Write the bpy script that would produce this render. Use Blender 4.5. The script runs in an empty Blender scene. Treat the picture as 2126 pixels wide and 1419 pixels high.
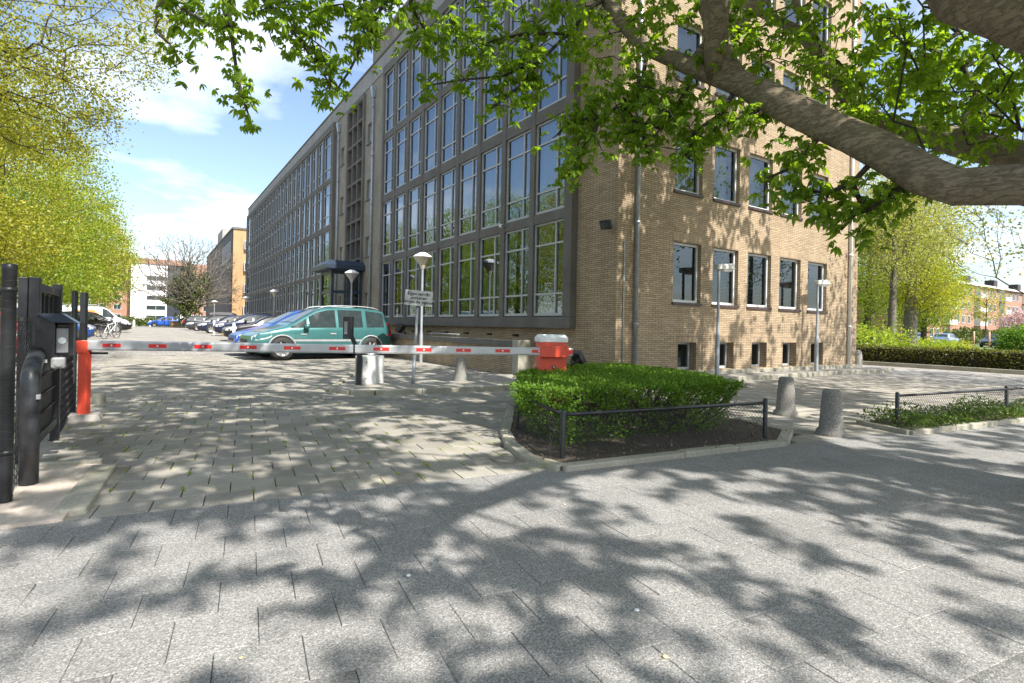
import bpy, bmesh, math, random
import numpy as np
from mathutils import Vector, Matrix

random.seed(7)
RNG = np.random.default_rng(11)
scene = bpy.context.scene
C = scene.collection
R = math.radians

# ------------------------------------------------------------------ camera
EYE = 1.2
RAWP = (R(32.91716), R(0.0775), R(1.12645))
FPX, CX, CY = 1135.52, 1050.675, 677.544
def _cam_axes():
    yw, pt, rl = RAWP
    fw = np.array([math.sin(yw) * math.cos(pt), math.cos(yw) * math.cos(pt), math.sin(pt)])
    rt = np.array([math.cos(yw), -math.sin(yw), 0.0])
    up = np.cross(rt, fw)
    return math.cos(rl) * rt + math.sin(rl) * up, -math.sin(rl) * rt + math.cos(rl) * up, fw
RT, UP, FW = _cam_axes()
cam_d = bpy.data.cameras.new('camera')
cam = bpy.data.objects.new('camera', cam_d)
C.objects.link(cam)
cam.matrix_world = Matrix(((RT[0], UP[0], -FW[0], 0), (RT[1], UP[1], -FW[1], 0), (RT[2], UP[2], -FW[2], EYE), (0, 0, 0, 1)))
cam_d.sensor_fit = 'HORIZONTAL'; cam_d.sensor_width = 36.0
cam_d.lens = 36.0 * FPX / 2126.0
cam_d.shift_x = (1063 - CX) / 2126.0
cam_d.shift_y = (CY - 709.5) / 2126.0
cam_d.clip_start = 0.05; cam_d.clip_end = 3000
scene.camera = cam

def ray(x, y): return FW + RT * ((x - CX) / FPX) - UP * ((y - CY) / FPX)
def G(x, y, z=0.0):
    r = ray(x, y); return np.array([0, 0, EYE]) + r * ((z - EYE) / r[2])
def D(x, y, depth): return np.array([0, 0, EYE]) + ray(x, y) * depth
def ONX(x, y, X): r = ray(x, y); return np.array([0, 0, EYE]) + r * (X / r[0])
def ONY(x, y, Y): r = ray(x, y); return np.array([0, 0, EYE]) + r * (Y / r[1])
def PROJ(P):
    d = np.asarray(P, float) - np.array([0, 0, EYE]); w = d @ FW
    w = np.where(np.abs(w) < 1e-6, 1e-6, w)
    return CX + FPX * (d @ RT) / w, CY - FPX * (d @ UP) / w, w

# ------------------------------------------------------------------ light
SUN_EL, SUN_A = R(50), R(9)
SDIR = np.array([math.sin(SUN_A) * math.cos(SUN_EL), -math.cos(SUN_A) * math.cos(SUN_EL), math.sin(SUN_EL)])
sun_d = bpy.data.lights.new('sun', 'SUN'); sun_d.energy = 5.0; sun_d.angle = R(0.53); sun_d.color = (1.0, 0.955, 0.89)
sun = bpy.data.objects.new('sun', sun_d); C.objects.link(sun)
sun.rotation_euler = Vector(-SDIR).to_track_quat('-Z', 'Y').to_euler()
sun.location = (0, -20, 40)

world = bpy.data.worlds.new('World'); scene.world = world; world.use_nodes = True
wn, wl = world.node_tree.nodes, world.node_tree.links
wn.clear()
w_out = wn.new('ShaderNodeOutputWorld'); w_bg = wn.new('ShaderNodeBackground'); w_sky = wn.new('ShaderNodeTexSky')
w_sky.sky_type = 'NISHITA'; w_sky.sun_disc = False
w_sky.sun_elevation = SUN_EL; w_sky.sun_rotation = math.atan2(SDIR[0], SDIR[1])
w_sky.air_density = 1.0; w_sky.dust_density = 1.6; w_sky.ozone_density = 0.6
w_bg.inputs['Strength'].default_value = 0.14
# thin fair-weather clouds, laid on a flat layer overhead
tc = wn.new('ShaderNodeTexCoord'); sep = wn.new('ShaderNodeSeparateXYZ'); wl.new(tc.outputs['Generated'], sep.inputs[0])
zz = wn.new('ShaderNodeMath'); zz.operation = 'MAXIMUM'; wl.new(sep.outputs['Z'], zz.inputs[0]); zz.inputs[1].default_value = 0.0
za = wn.new('ShaderNodeMath'); za.operation = 'ADD'; wl.new(zz.outputs[0], za.inputs[0]); za.inputs[1].default_value = 0.12
dx = wn.new('ShaderNodeMath'); dx.operation = 'DIVIDE'; wl.new(sep.outputs['X'], dx.inputs[0]); wl.new(za.outputs[0], dx.inputs[1])
dy = wn.new('ShaderNodeMath'); dy.operation = 'DIVIDE'; wl.new(sep.outputs['Y'], dy.inputs[0]); wl.new(za.outputs[0], dy.inputs[1])
cb = wn.new('ShaderNodeCombineXYZ'); wl.new(dx.outputs[0], cb.inputs[0]); wl.new(dy.outputs[0], cb.inputs[1])
wno = wn.new('ShaderNodeTexNoise'); wno.inputs['Scale'].default_value = 0.85; wno.inputs['Detail'].default_value = 7; wno.inputs['Roughness'].default_value = 0.56
wl.new(cb.outputs[0], wno.inputs['Vector'])
wr = wn.new('ShaderNodeValToRGB'); wr.color_ramp.elements[0].position = 0.485; wr.color_ramp.elements[1].position = 0.74
wl.new(wno.outputs['Fac'], wr.inputs[0])
wm = wn.new('ShaderNodeMix'); wm.data_type = 'RGBA'
wl.new(wr.outputs['Color'], wm.inputs['Factor']); wl.new(w_sky.outputs['Color'], wm.inputs['A']); wm.inputs['B'].default_value = (8.2, 8.3, 8.4, 1)
wl.new(wm.outputs['Result'], w_bg.inputs['Color']); wl.new(w_bg.outputs[0], w_out.inputs[0])

scene.view_settings.view_transform = 'Standard'; scene.view_settings.look = 'None'
scene.view_settings.exposure = 0.95; scene.view_settings.gamma = 1.0

# ------------------------------------------------------------------ mesh helpers
def mesh_np(name, V, F, smooth=False):
    V = np.ascontiguousarray(V, dtype=np.float32); F = np.ascontiguousarray(F, dtype=np.int32)
    m = bpy.data.meshes.new(name); n, k = F.shape
    m.vertices.add(len(V)); m.vertices.foreach_set('co', V.ravel())
    m.loops.add(n * k); m.loops.foreach_set('vertex_index', F.ravel())
    m.polygons.add(n); m.polygons.foreach_set('loop_start', np.arange(0, n * k, k, dtype=np.int32))
    try: m.polygons.foreach_set('loop_total', np.full(n, k, dtype=np.int32))
    except Exception: pass
    if smooth: m.polygons.foreach_set('use_smooth', np.ones(n, dtype=bool))
    m.update(calc_edges=True); m.validate()
    return m

class MB:
    def __init__(s): s.v = []; s.f = []; s.sm = []
    def add(s, vs, fs, smooth=False):
        o = len(s.v); s.v += [tuple(map(float, p)) for p in vs]
        s.f += [tuple(i + o for i in f) for f in fs]; s.sm += [smooth] * len(fs); return s
    def box(s, x0, x1, y0, y1, z0, z1):
        return s.add([(x0, y0, z0), (x1, y0, z0), (x1, y1, z0), (x0, y1, z0), (x0, y0, z1), (x1, y0, z1), (x1, y1, z1), (x0, y1, z1)],
                     [(3, 2, 1, 0), (4, 5, 6, 7), (0, 1, 5, 4), (1, 2, 6, 5), (2, 3, 7, 6), (3, 0, 4, 7)])
    def obox(s, c, ax, ay, az, hx, hy, hz):
        c, ax, ay, az = map(np.asarray, (c, ax, ay, az)); vs = []
        for dz in (-1, 1):
            for dx, dy in ((-1, -1), (1, -1), (1, 1), (-1, 1)):
                vs.append(c + ax * hx * dx + ay * hy * dy + az * hz * dz)
        return s.add(vs, [(3, 2, 1, 0), (4, 5, 6, 7), (0, 1, 5, 4), (1, 2, 6, 5), (2, 3, 7, 6), (3, 0, 4, 7)])
    def bar(s, p0, p1, w, h):
        p0, p1 = np.asarray(p0, float), np.asarray(p1, float); a = p1 - p0; L = np.linalg.norm(a); a /= L
        up = np.array([0, 0, 1.0]) if abs(a[2]) < 0.95 else np.array([0, 1.0, 0])
        b = np.cross(up, a); b /= np.linalg.norm(b); c = np.cross(a, b)
        return s.obox((p0 + p1) / 2, a, b, c, L / 2, w / 2, h / 2)
    def tube(s, pts, rad, n=10, cap=True, smooth=True, lump=0.0):
        P = [np.asarray(p, float) for p in pts]
        if not hasattr(rad, '__len__'): rad = [rad] * len(P)
        t = [P[min(i + 1, len(P) - 1)] - P[max(i - 1, 0)] for i in range(len(P))]
        t = [q / (np.linalg.norm(q) + 1e-9) for q in t]
        u = np.array([0, 0, 1.0]) if abs(t[0][2]) < 0.9 else np.array([1.0, 0, 0])
        u = np.cross(t[0], np.cross(u, t[0])); u /= np.linalg.norm(u); vs = []; fs = []
        for i, p in enumerate(P):
            u = u - t[i] * (u @ t[i]); u /= np.linalg.norm(u) + 1e-9; w = np.cross(t[i], u)
            for k in range(n):
                a = 2 * math.pi * k / n; lf = 1 + lump * (math.sin(3 * a + i * .9) * .5 + math.sin(2 * a - i * .57 + 1) * .5 + math.sin(5 * a + i * 1.7) * .3)
                vs.append(p + (u * math.cos(a) + w * math.sin(a)) * rad[i] * lf)
        for i in range(len(P) - 1):
            for k in range(n):
                fs.append((i * n + k, i * n + (k + 1) % n, (i + 1) * n + (k + 1) % n, (i + 1) * n + k))
        s.add(vs, fs, smooth)
        if cap:
            o = len(s.v) - len(vs)
            s.f.append(tuple(o + k for k in reversed(range(n)))); s.sm.append(False)
            s.f.append(tuple(o + (len(P) - 1) * n + k for k in range(n))); s.sm.append(False)
        return s
    def cyl(s, p0, p1, r, n=12, r1=None): return s.tube([p0, p1], [r, r if r1 is None else r1], n)
    def lathe(s, prof, c=(0, 0, 0), n=20, axis='z', smooth=True):
        vs = []; fs = []; c = np.asarray(c, float)
        for (r, z) in prof:
            for k in range(n):
                a = 2 * math.pi * k / n; x, y = r * math.cos(a), r * math.sin(a)
                vs.append(c + ((x, y, z) if axis == 'z' else (x, z, y) if axis == 'y' else (z, x, y)))
        m = len(prof)
        for i in range(m - 1):
            for k in range(n):
                q = (i * n + k, i * n + (k + 1) % n, (i + 1) * n + (k + 1) % n, (i + 1) * n + k)
                fs.append(q if axis != 'y' else q[::-1])
        return s.add(vs, fs, smooth)
    def prism(s, poly, z0, z1):
        n = len(poly); vs = [(p[0], p[1], z0) for p in poly] + [(p[0], p[1], z1) for p in poly]
        fs = [tuple(reversed(range(n))), tuple(range(n, 2 * n))] + [(i, (i + 1) % n, n + (i + 1) % n, n + i) for i in range(n)]
        return s.add(vs, fs)
    def mesh(s, name):
        m = bpy.data.meshes.new(name); m.from_pydata(s.v, [], s.f)
        m.polygons.foreach_set('use_smooth', s.sm); m.update(); return m

def put(name, data, mat=None, parent=None, loc=(0, 0, 0), rot=None, world_space=False, bevel=0, kind=None):
    o = bpy.data.objects.new(name, data); C.objects.link(o)
    if parent is not None: o.parent = parent
    if world_space and parent is not None:
        q = parent; off = Vector(loc)
        while q is not None: off = off - q.location; q = q.parent
        o.location = off
    else: o.location = loc
    if rot is not None: o.rotation_euler = rot
    if mat is not None and not data.materials: data.materials.append(mat)
    if bevel:
        b = o.modifiers.new('bevel', 'BEVEL'); b.width = bevel; b.segments = 2; b.limit_method = 'ANGLE'; b.angle_limit = R(40)
    if kind: o['kind'] = kind
    return o
def build(mb, name, mat, parent=None, ws=True, bevel=0, kind=None, loc=(0, 0, 0)):
    return put(name, mb.mesh(name), mat, parent, loc=loc, world_space=ws, bevel=bevel, kind=kind)
def tag(o, label, cat, group=None):
    o['label'] = label; o['category'] = cat
    if group: o['group'] = group
    return o
def thing(name, label, cat, loc=(0, 0, 0), rotz=0.0, group=None):
    o = bpy.data.objects.new(name, None); C.objects.link(o); o.location = loc; o.rotation_euler = (0, 0, rotz)
    o.empty_display_size = 0.2
    return tag(o, label, cat, group)
def struct(o): o['kind'] = 'structure'; return o

# ------------------------------------------------------------------ materials
MATS = {}
class NT:
    def __init__(s, name):
        s.m = bpy.data.materials.new(name); s.m.use_nodes = True
        s.n = s.m.node_tree.nodes; s.l = s.m.node_tree.links
        s.p = s.n['Principled BSDF']; s.o = s.n['Material Output']
    def new(s, t, **kw):
        x = s.n.new(t)
        for k, v in kw.items(): setattr(x, k, v)
        return x
    def link(s, a, b): s.l.new(a, b)
    def pos(s): return s.new('ShaderNodeNewGeometry').outputs['Position']
    def objc(s): return s.new('ShaderNodeTexCoord').outputs['Object']
    def noise(s, vec, scale, detail=4, rough=0.55):
        x = s.new('ShaderNodeTexNoise'); x.inputs['Scale'].default_value = scale; x.inputs['Detail'].default_value = detail; x.inputs['Roughness'].default_value = rough
        s.link(vec, x.inputs['Vector']); return x.outputs['Fac']
    def ramp(s, fac, stops):
        x = s.new('ShaderNodeValToRGB'); e = x.color_ramp.elements
        while len(e) < len(stops): e.new(0.5)
        for i, (p, c) in enumerate(stops): e[i].position = p; e[i].color = (*c, 1) if len(c) == 3 else c
        s.link(fac, x.inputs[0]); return x.outputs['Color']
    def mix(s, fac, a, b, mode='MIX'):
        x = s.new('ShaderNodeMix', data_type='RGBA', blend_type=mode)
        for k, v in (('Factor', fac), ('A', a), ('B', b)):
            if isinstance(v, (int, float)): x.inputs[k].default_value = v
            elif isinstance(v, tuple): x.inputs[k].default_value = (*v, 1)
            else: s.link(v, x.inputs[k])
        return x.outputs['Result']
    def math(s, op, a, b=None):
        x = s.new('ShaderNodeMath', operation=op)
        for i, v in enumerate((a, b)):
            if v is None: continue
            if isinstance(v, (int, float)): x.inputs[i].default_value = v
            else: s.link(v, x.inputs[i])
        return x.outputs[0]
    def bump(s, h, strength=0.3, dist=0.01):
        x = s.new('ShaderNodeBump'); x.inputs['Strength'].default_value = strength; x.inputs['Distance'].default_value = dist
        s.link(h, x.inputs['Height']); s.link(x.outputs[0], s.p.inputs['Normal']); return x.outputs[0]
    def island(s):
        g = s.new('ShaderNodeNewGeometry').outputs['Random Per Island']; o = s.new('ShaderNodeObjectInfo').outputs['Random']
        return s.math('FRACT', s.math('ADD', g, o))
    def setc(s, c):
        if isinstance(c, tuple): s.p.inputs['Base Color'].default_value = (*c, 1)
        else: s.link(c, s.p.inputs['Base Color'])
    def set(s, **kw):
        for k, v in kw.items(): s.p.inputs[k].default_value = v
        return s

def plain(name, col, rough=0.5, metal=0.0, var=0.12, scale=6.0, bump=0.0, coat=0.0):
    if name in MATS: return MATS[name]
    t = NT(name); v = t.objc(); n = t.noise(v, scale, 6, 0.6)
    a = tuple(c * (1 - var) for c in col); b = tuple(min(1, c * (1 + var)) for c in col)
    t.setc(t.ramp(n, [(0.3, a), (0.7, b)])); t.set(Roughness=rough, Metallic=metal)
    if coat: t.p.inputs['Coat Weight'].default_value = coat; t.p.inputs['Coat Roughness'].default_value = 0.03
    rr = t.noise(v, scale * 3, 4); mr = t.new('ShaderNodeMapRange'); mr.inputs[3].default_value = max(0.02, rough - 0.08); mr.inputs[4].default_value = min(1, rough + 0.1)
    t.link(rr, mr.inputs[0]); t.link(mr.outputs[0], t.p.inputs['Roughness'])
    if bump: t.bump(t.noise(v, scale * 12, 3), bump, 0.004)
    MATS[name] = t.m; return t.m

def brick_mat(name, cols, mortar, bw=0.215, rh=0.0478, ms=0.0065, vertical=False, bump=0.5):
    t = NT(name); g = t.new('ShaderNodeNewGeometry'); sp = t.new('ShaderNodeSeparateXYZ'); t.link(g.outputs['Position'], sp.inputs[0])
    sn = t.new('ShaderNodeSeparateXYZ'); t.link(g.outputs['True Normal'], sn.inputs[0])
    f = t.math('GREATER_THAN', t.math('ABSOLUTE', sn.outputs['X']), 0.6)
    mx = t.new('ShaderNodeMix', data_type='FLOAT'); t.link(f, mx.inputs['Factor']); t.link(sp.outputs['X'], mx.inputs['A']); t.link(sp.outputs['Y'], mx.inputs['B'])
    cv = t.new('ShaderNodeCombineXYZ')
    t.link(mx.outputs['Result'], cv.inputs[1 if vertical else 0]); t.link(sp.outputs['Z'], cv.inputs[0 if vertical else 1])
    b = t.new('ShaderNodeTexBrick'); b.offset = 0.5 if not vertical else 0.0; b.squash = 1.0
    t.link(cv.outputs[0], b.inputs['Vector'])
    for k, v in (('Scale', 1.0), ('Mortar Size', ms), ('Mortar Smooth', 0.25), ('Bias', 0.0), ('Brick Width', bw), ('Row Height', rh)): b.inputs[k].default_value = v
    b.inputs['Color1'].default_value = (*cols[0], 1); b.inputs['Color2'].default_value = (*cols[1], 1); b.inputs['Mortar'].default_value = (*mortar, 1)
    big = t.noise(g.outputs['Position'], 0.7, 5, 0.6); fine = t.noise(g.outputs['Position'], 26, 4, 0.7)
    c = t.mix(0.55, b.outputs['Color'], t.ramp(fine, [(0.25, (0.45, 0.42, 0.38)), (0.75, (1.35, 1.3, 1.22))]), 'MULTIPLY')
    c = t.mix(0.5, c, t.ramp(big, [(0.3, (0.72, 0.7, 0.68)), (0.7, (1.12, 1.1, 1.08))]), 'MULTIPLY')
    # rain-washed dirt near the ground and below the coping
    st = t.new('ShaderNodeMapping'); st.inputs['Scale'].default_value = (3.0, 3.0, 0.25); t.link(g.outputs['Position'], st.inputs[0])
    c = t.mix(0.35, c, t.ramp(t.noise(st.outputs[0], 1.0, 5, 0.6), [(0.35, (0.66, 0.64, 0.6)), (0.6, (1, 1, 1))]), 'MULTIPLY')
    t.setc(c); t.set(Roughness=0.9)
    h = t.math('ADD', t.math('MULTIPLY', b.outputs['Fac'], -1.0), t.math('MULTIPLY', fine, 0.5)); t.bump(h, bump, 0.006)
    MATS[name] = t.m; return t.m

BRICK = brick_mat('buff_brick', ((0.50, 0.395, 0.27), (0.365, 0.28, 0.19)), (0.15, 0.12, 0.09))
SOLDIER = brick_mat('soldier_brick', ((0.50, 0.395, 0.27), (0.365, 0.28, 0.19)), (0.15, 0.12, 0.09), bw=0.21, rh=0.052, vertical=True)
ORANGE_BRICK = brick_mat('orange_brick', ((0.55, 0.34, 0.17), (0.46, 0.29, 0.15)), (0.40, 0.29, 0.18), bump=0.2)
RED_BRICK = brick_mat('red_brick', ((0.42, 0.22, 0.15), (0.35, 0.18, 0.12)), (0.38, 0.27, 0.21), bump=0.2)

def stone_mat(name, c0, c1, scale=60, speck=0.35, bump=0.35, rough=0.9, moss=None, island=0.0):
    t = NT(name); v = t.pos(); n = t.noise(v, scale, 3, 0.7); b = t.noise(v, 1.6, 6, 0.6)
    c = t.ramp(n, [(0.5 - speck * 0.5, c0), (0.5 + speck * 0.5, c1)])
    c = t.mix(0.7, c, t.ramp(b, [(0.3, (0.66, 0.65, 0.63)), (0.7, (1.15, 1.14, 1.12))]), 'MULTIPLY')
    if island: c = t.mix(island, c, t.ramp(t.island(), [(0.0, (0.62, 0.60, 0.57)), (0.5, (0.95, 0.94, 0.92)), (1.0, (1.25, 1.23, 1.2))]), 'MULTIPLY')
    if moss: c = t.mix(t.ramp(t.noise(v, 2.6, 6, 0.7), [(0.52, (0, 0, 0)), (0.72, (0.7, 0.7, 0.7))]), c, moss)
    t.setc(c); t.set(Roughness=rough); t.bump(n, bump, 0.004); MATS[name] = t.m; return t.m

CONCRETE = stone_mat('grey_concrete', (0.098, 0.091, 0.083), (0.195, 0.182, 0.165), 45, 0.5)
CONCRETE_LT = stone_mat('light_concrete', (0.26, 0.25, 0.23), (0.42, 0.40, 0.37), 60, 0.5)
PEBBLE = stone_mat('pebble_render', (0.20, 0.195, 0.19), (0.40, 0.39, 0.38), 22, 0.4, 0.8)
PEBBLE_BUFF = stone_mat('buff_render', (0.175, 0.155, 0.125), (0.37, 0.335, 0.275), 16, 0.5, 0.9)
def tile_mat():
    t = NT('sidewalk_tile'); v = t.pos(); w = t.new('ShaderNodeTexVoronoi'); w.inputs['Scale'].default_value = 190; t.link(v, w.inputs['Vector'])
    sp = t.new('ShaderNodeSeparateColor'); t.link(w.outputs['Color'], sp.inputs[0]); n = t.noise(v, 60, 3, 0.7); b = t.noise(v, 1.3, 6, 0.62)
    c = t.ramp(sp.outputs[0], [(0.0, (0.125, 0.122, 0.118)), (0.4, (0.215, 0.21, 0.203)), (0.8, (0.285, 0.279, 0.27)), (1.0, (0.41, 0.40, 0.385))])
    c = t.mix(0.6, c, t.ramp(n, [(0.3, (0.72, 0.72, 0.72)), (0.7, (1.2, 1.2, 1.2))]), 'MULTIPLY')
    c = t.mix(0.8, c, t.ramp(b, [(0.3, (0.80, 0.79, 0.775)), (0.7, (1.12, 1.115, 1.1))]), 'MULTIPLY')
    c = t.mix(0.12, c, t.ramp(t.island(), [(0.0, (0.5, 0.5, 0.48)), (0.5, (0.95, 0.94, 0.92)), (1.0, (1.3, 1.3, 1.27))]), 'MULTIPLY')
    t.setc(c); t.set(Roughness=0.9); t.bump(w.outputs['Distance'], 0.5, 0.003); return t.m
TILE = tile_mat()
PAVER = stone_mat('drive_paver', (0.21, 0.195, 0.17), (0.40, 0.375, 0.335), 80, 0.5, 0.5, moss=(0.20, 0.20, 0.10), island=0.5)
KERB = stone_mat('kerb_concrete', (0.25, 0.235, 0.19), (0.44, 0.42, 0.35), 55, 0.5, 0.4, moss=(0.23, 0.22, 0.10))
BOLLARD = stone_mat('washed_concrete', (0.09, 0.086, 0.078), (0.36, 0.345, 0.315), 75, 0.4, 0.9)
SOIL = stone_mat('soil', (0.035, 0.026, 0.02), (0.13, 0.10, 0.08), 30, 0.6, 1.0)
SAND = stone_mat('sand', (0.40, 0.335, 0.28), (0.60, 0.52, 0.45), 40, 0.5, 0.5)
def ground_mat():
    t = NT('joint_sand'); v = t.pos(); n = t.noise(v, 30, 4, 0.7); m = t.noise(v, 1.3, 5, 0.65)
    c = t.ramp(n, [(0.3, (0.045, 0.04, 0.032)), (0.7, (0.13, 0.115, 0.09))])
    c = t.mix(t.ramp(m, [(0.50, (0, 0, 0)), (0.64, (1, 1, 1))]), c, (0.10, 0.14, 0.035))
    t.setc(c); t.set(Roughness=1.0); t.bump(n, 0.6, 0.01); return t.m
GROUND = ground_mat()
def far_paving():
    t = NT('far_paving'); v = t.pos(); b = t.new('ShaderNodeTexBrick'); b.offset = 0.5
    for k, q in (('Scale', 1.0), ('Mortar Size', 0.006), ('Mortar Smooth', 0.3), ('Brick Width', 0.3), ('Row Height', 0.3)): b.inputs[k].default_value = q
    t.link(v, b.inputs['Vector'])
    b.inputs['Color1'].default_value = (0.34, 0.32, 0.29, 1); b.inputs['Color2'].default_value = (0.25, 0.235, 0.215, 1); b.inputs['Mortar'].default_value = (0.11, 0.10, 0.075, 1)
    n = t.noise(v, 70, 4, 0.7); g = t.noise(v, 0.8, 5, 0.6)
    c = t.mix(0.7, b.outputs['Color'], t.ramp(n, [(0.3, (0.6, 0.6, 0.6)), (0.7, (1.3, 1.3, 1.3))]), 'MULTIPLY')
    c = t.mix(0.7, c, t.ramp(g, [(0.3, (0.75, 0.74, 0.72)), (0.7, (1.12, 1.12, 1.12))]), 'MULTIPLY')
    t.setc(c); t.set(Roughness=0.95); t.bump(t.math('ADD', n, t.math('MULTIPLY', b.outputs['Fac'], -1.5)), 0.4, 0.006); return t.m
FARPAVE = far_paving()

WHITE_FRAME = plain('white_frame', (0.62, 0.63, 0.64), 0.4)
ALU_FRAME = plain('alu_frame', (0.42, 0.43, 0.44), 0.4, var=0.1)
DARK_SILL = plain('dark_sill', (0.055, 0.032, 0.03), 0.45, var=0.3)
ZINC = plain('zinc_pipe', (0.36, 0.40, 0.44), 0.4, 0.5, var=0.2)
BLACK_PAINT = plain('black_paint', (0.016, 0.017, 0.019), 0.38, var=0.5, scale=9, bump=0.15)
BLACK_PLASTIC = plain('black_plastic', (0.02, 0.02, 0.022), 0.45, var=0.3)
STEEL_BLUE = plain('blue_steel', (0.03, 0.045, 0.07), 0.35, var=0.2)
RED_PAINT = plain('red_paint', (0.72, 0.075, 0.035), 0.4, var=0.08)
RED_REFL = plain('red_reflector', (0.62, 0.03, 0.025), 0.3, var=0.1)
WHITE_PAINT = plain('white_paint', (0.78, 0.78, 0.77), 0.4, var=0.06)
ALU = plain('brushed_alu', (0.46, 0.465, 0.47), 0.38, 0.35, var=0.08)
GALV = plain('galvanised', (0.42, 0.44, 0.46), 0.45, 0.4, var=0.22, scale=14)
CABINET = plain('cabinet_grey', (0.56, 0.56, 0.54), 0.6, var=0.12, scale=8, bump=0.1)
LAMP_CREAM = plain('lamp_cream', (0.55, 0.50, 0.40), 0.45, var=0.08)
LAMP_TOP = plain('lamp_top', (0.78, 0.78, 0.78), 0.4, var=0.05)
LAMP_GREY = plain('lamp_grey', (0.50, 0.49, 0.46), 0.5, var=0.1)
LAMP_POLE = plain('lamp_pole', (0.33, 0.36, 0.39), 0.42, 0.2, var=0.15)
GREY_PLASTIC = plain('grey_plastic', (0.25, 0.255, 0.26), 0.5, var=0.08)
SIGN_WHITE = plain('sign_white', (0.52, 0.52, 0.51), 0.5, var=0.3, scale=7)
INK = plain('ink', (0.02, 0.02, 0.02), 0.6)
RUBBER = plain('rubber', (0.025, 0.024, 0.023), 0.75, var=0.3)
RIM = plain('rim', (0.55, 0.55, 0.56), 0.35, 0.5, var=0.08)
CURTAIN = plain('curtain', (0.62, 0.64, 0.66), 0.8, var=0.08)
BLIND = plain('blind', (0.22, 0.23, 0.24), 0.6, var=0.08)
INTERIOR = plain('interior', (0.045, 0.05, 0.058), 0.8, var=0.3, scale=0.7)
PLATE = plain('number_plate', (0.75, 0.52, 0.03), 0.4)
WIRE = plain('wire', (0.06, 0.06, 0.062), 0.45, 0.4, var=0.3)
ROOFING = plain('roofing', (0.08, 0.08, 0.085), 0.8)

def glass_mat(name, tint=(0.62, 0.68, 0.72), ior=3.0, dark=1.0):
    t = NT(name); t.n.remove(t.p)
    fr = t.new('ShaderNodeFresnel'); fr.inputs['IOR'].default_value = ior
    wv = t.noise(t.pos(), 1.1, 2, 0.5); bp = t.new('ShaderNodeBump'); bp.inputs['Strength'].default_value = 0.03; bp.inputs['Distance'].default_value = 0.02; t.link(wv, bp.inputs['Height'])
    gl = t.new('ShaderNodeBsdfGlossy'); gl.inputs['Roughness'].default_value = 0.0; gl.inputs['Color'].default_value = (.80, .90, 1, 1); t.link(bp.outputs[0], gl.inputs['Normal'])
    tr = t.new('ShaderNodeBsdfTransparent'); tr.inputs['Color'].default_value = (*(c * dark for c in tint), 1)
    mx = t.new('ShaderNodeMixShader'); t.link(fr.outputs[0], mx.inputs[0]); t.link(tr.outputs[0], mx.inputs[1]); t.link(gl.outputs[0], mx.inputs[2])
    t.link(mx.outputs[0], t.o.inputs['Surface']); MATS[name] = t.m; return t.m
GLASS = glass_mat('window_glass'); GLASS_B = glass_mat('gable_glass', (0.74, 0.79, 0.82), 1.85); CAR_GLASS = plain('car_glass', (0.03, 0.042, 0.044), 0.04, var=0.25); CAR_GLASS.node_tree.nodes['Principled BSDF'].inputs['IOR'].default_value = 1.6
LAMP_GLASS = plain('headlight_glass', (0.5, 0.52, 0.53), 0.08, 0.2, var=0.2, scale=20)
TAIL_RED = plain('tail_red', (0.55, 0.015, 0.015), 0.12)

def leaf_mat(name, c0, c1, trans=0.45, tcol=None, gloss=0.025):
    t = NT(name); t.n.remove(t.p); r = t.new('ShaderNodeNewGeometry').outputs['Random Per Island']
    col = t.ramp(r, [(0.0, c0), (1.0, c1)])
    n = t.noise(t.pos(), 0.9, 3, 0.6); col = t.mix(0.5, col, t.ramp(n, [(0.3, (0.75, 0.8, 0.7)), (0.7, (1.2, 1.15, 1.1))]), 'MULTIPLY')
    df = t.new('ShaderNodeBsdfDiffuse'); t.link(col, df.inputs['Color'])
    tl = t.new('ShaderNodeBsdfTranslucent'); k = tcol or (1.9, 1.7, 0.7)
    t.link(t.mix(1.0, col, k, 'MULTIPLY'), tl.inputs['Color'])
    mx = t.new('ShaderNodeMixShader'); mx.inputs[0].default_value = trans; t.link(df.outputs[0], mx.inputs[1]); t.link(tl.outputs[0], mx.inputs[2])
    gl = t.new('ShaderNodeBsdfGlossy'); gl.inputs['Roughness'].default_value = 0.5
    m2 = t.new('ShaderNodeMixShader'); m2.inputs[0].default_value = gloss; t.link(mx.outputs[0], m2.inputs[1]); t.link(gl.outputs[0], m2.inputs[2])
    t.link(m2.outputs[0], t.o.inputs['Surface']); MATS[name] = t.m; return t.m
LEAF_CHESTNUT = leaf_mat('chestnut_leaf', (0.13, 0.26, 0.02), (0.28, 0.41, 0.04), 0.55, (1.75, 1.6, 0.6))
LEAF_YELLOW = leaf_mat('spring_leaf', (0.22, 0.26, 0.025), (0.44, 0.43, 0.06), 0.5, (1.6, 1.5, 0.7))
LEAF_LIME = leaf_mat('lime_leaf', (0.15, 0.25, 0.02), (0.36, 0.42, 0.05), 0.5, (1.6, 1.5, 0.7))
LEAF_PALE = leaf_mat('pale_leaf', (0.26, 0.29, 0.07), (0.46, 0.46, 0.15), 0.5, (1.5, 1.45, 0.8))
LEAF_HEDGE = leaf_mat('hedge_leaf', (0.06, 0.15, 0.015), (0.18, 0.30, 0.035), 0.35, gloss=0.02)
LEAF_BROWNHEDGE = leaf_mat('far_hedge_leaf', (0.07, 0.085, 0.015), (0.13, 0.14, 0.03), 0.35)
LEAF_IVY = leaf_mat('ivy_leaf', (0.045, 0.075, 0.02), (0.16, 0.19, 0.06), 0.2, gloss=0.03)
LEAF_PINK = leaf_mat('blossom', (0.5, 0.32, 0.33), (0.65, 0.5, 0.48), 0.4, (1.2, 1.1, 1.1))
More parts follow.
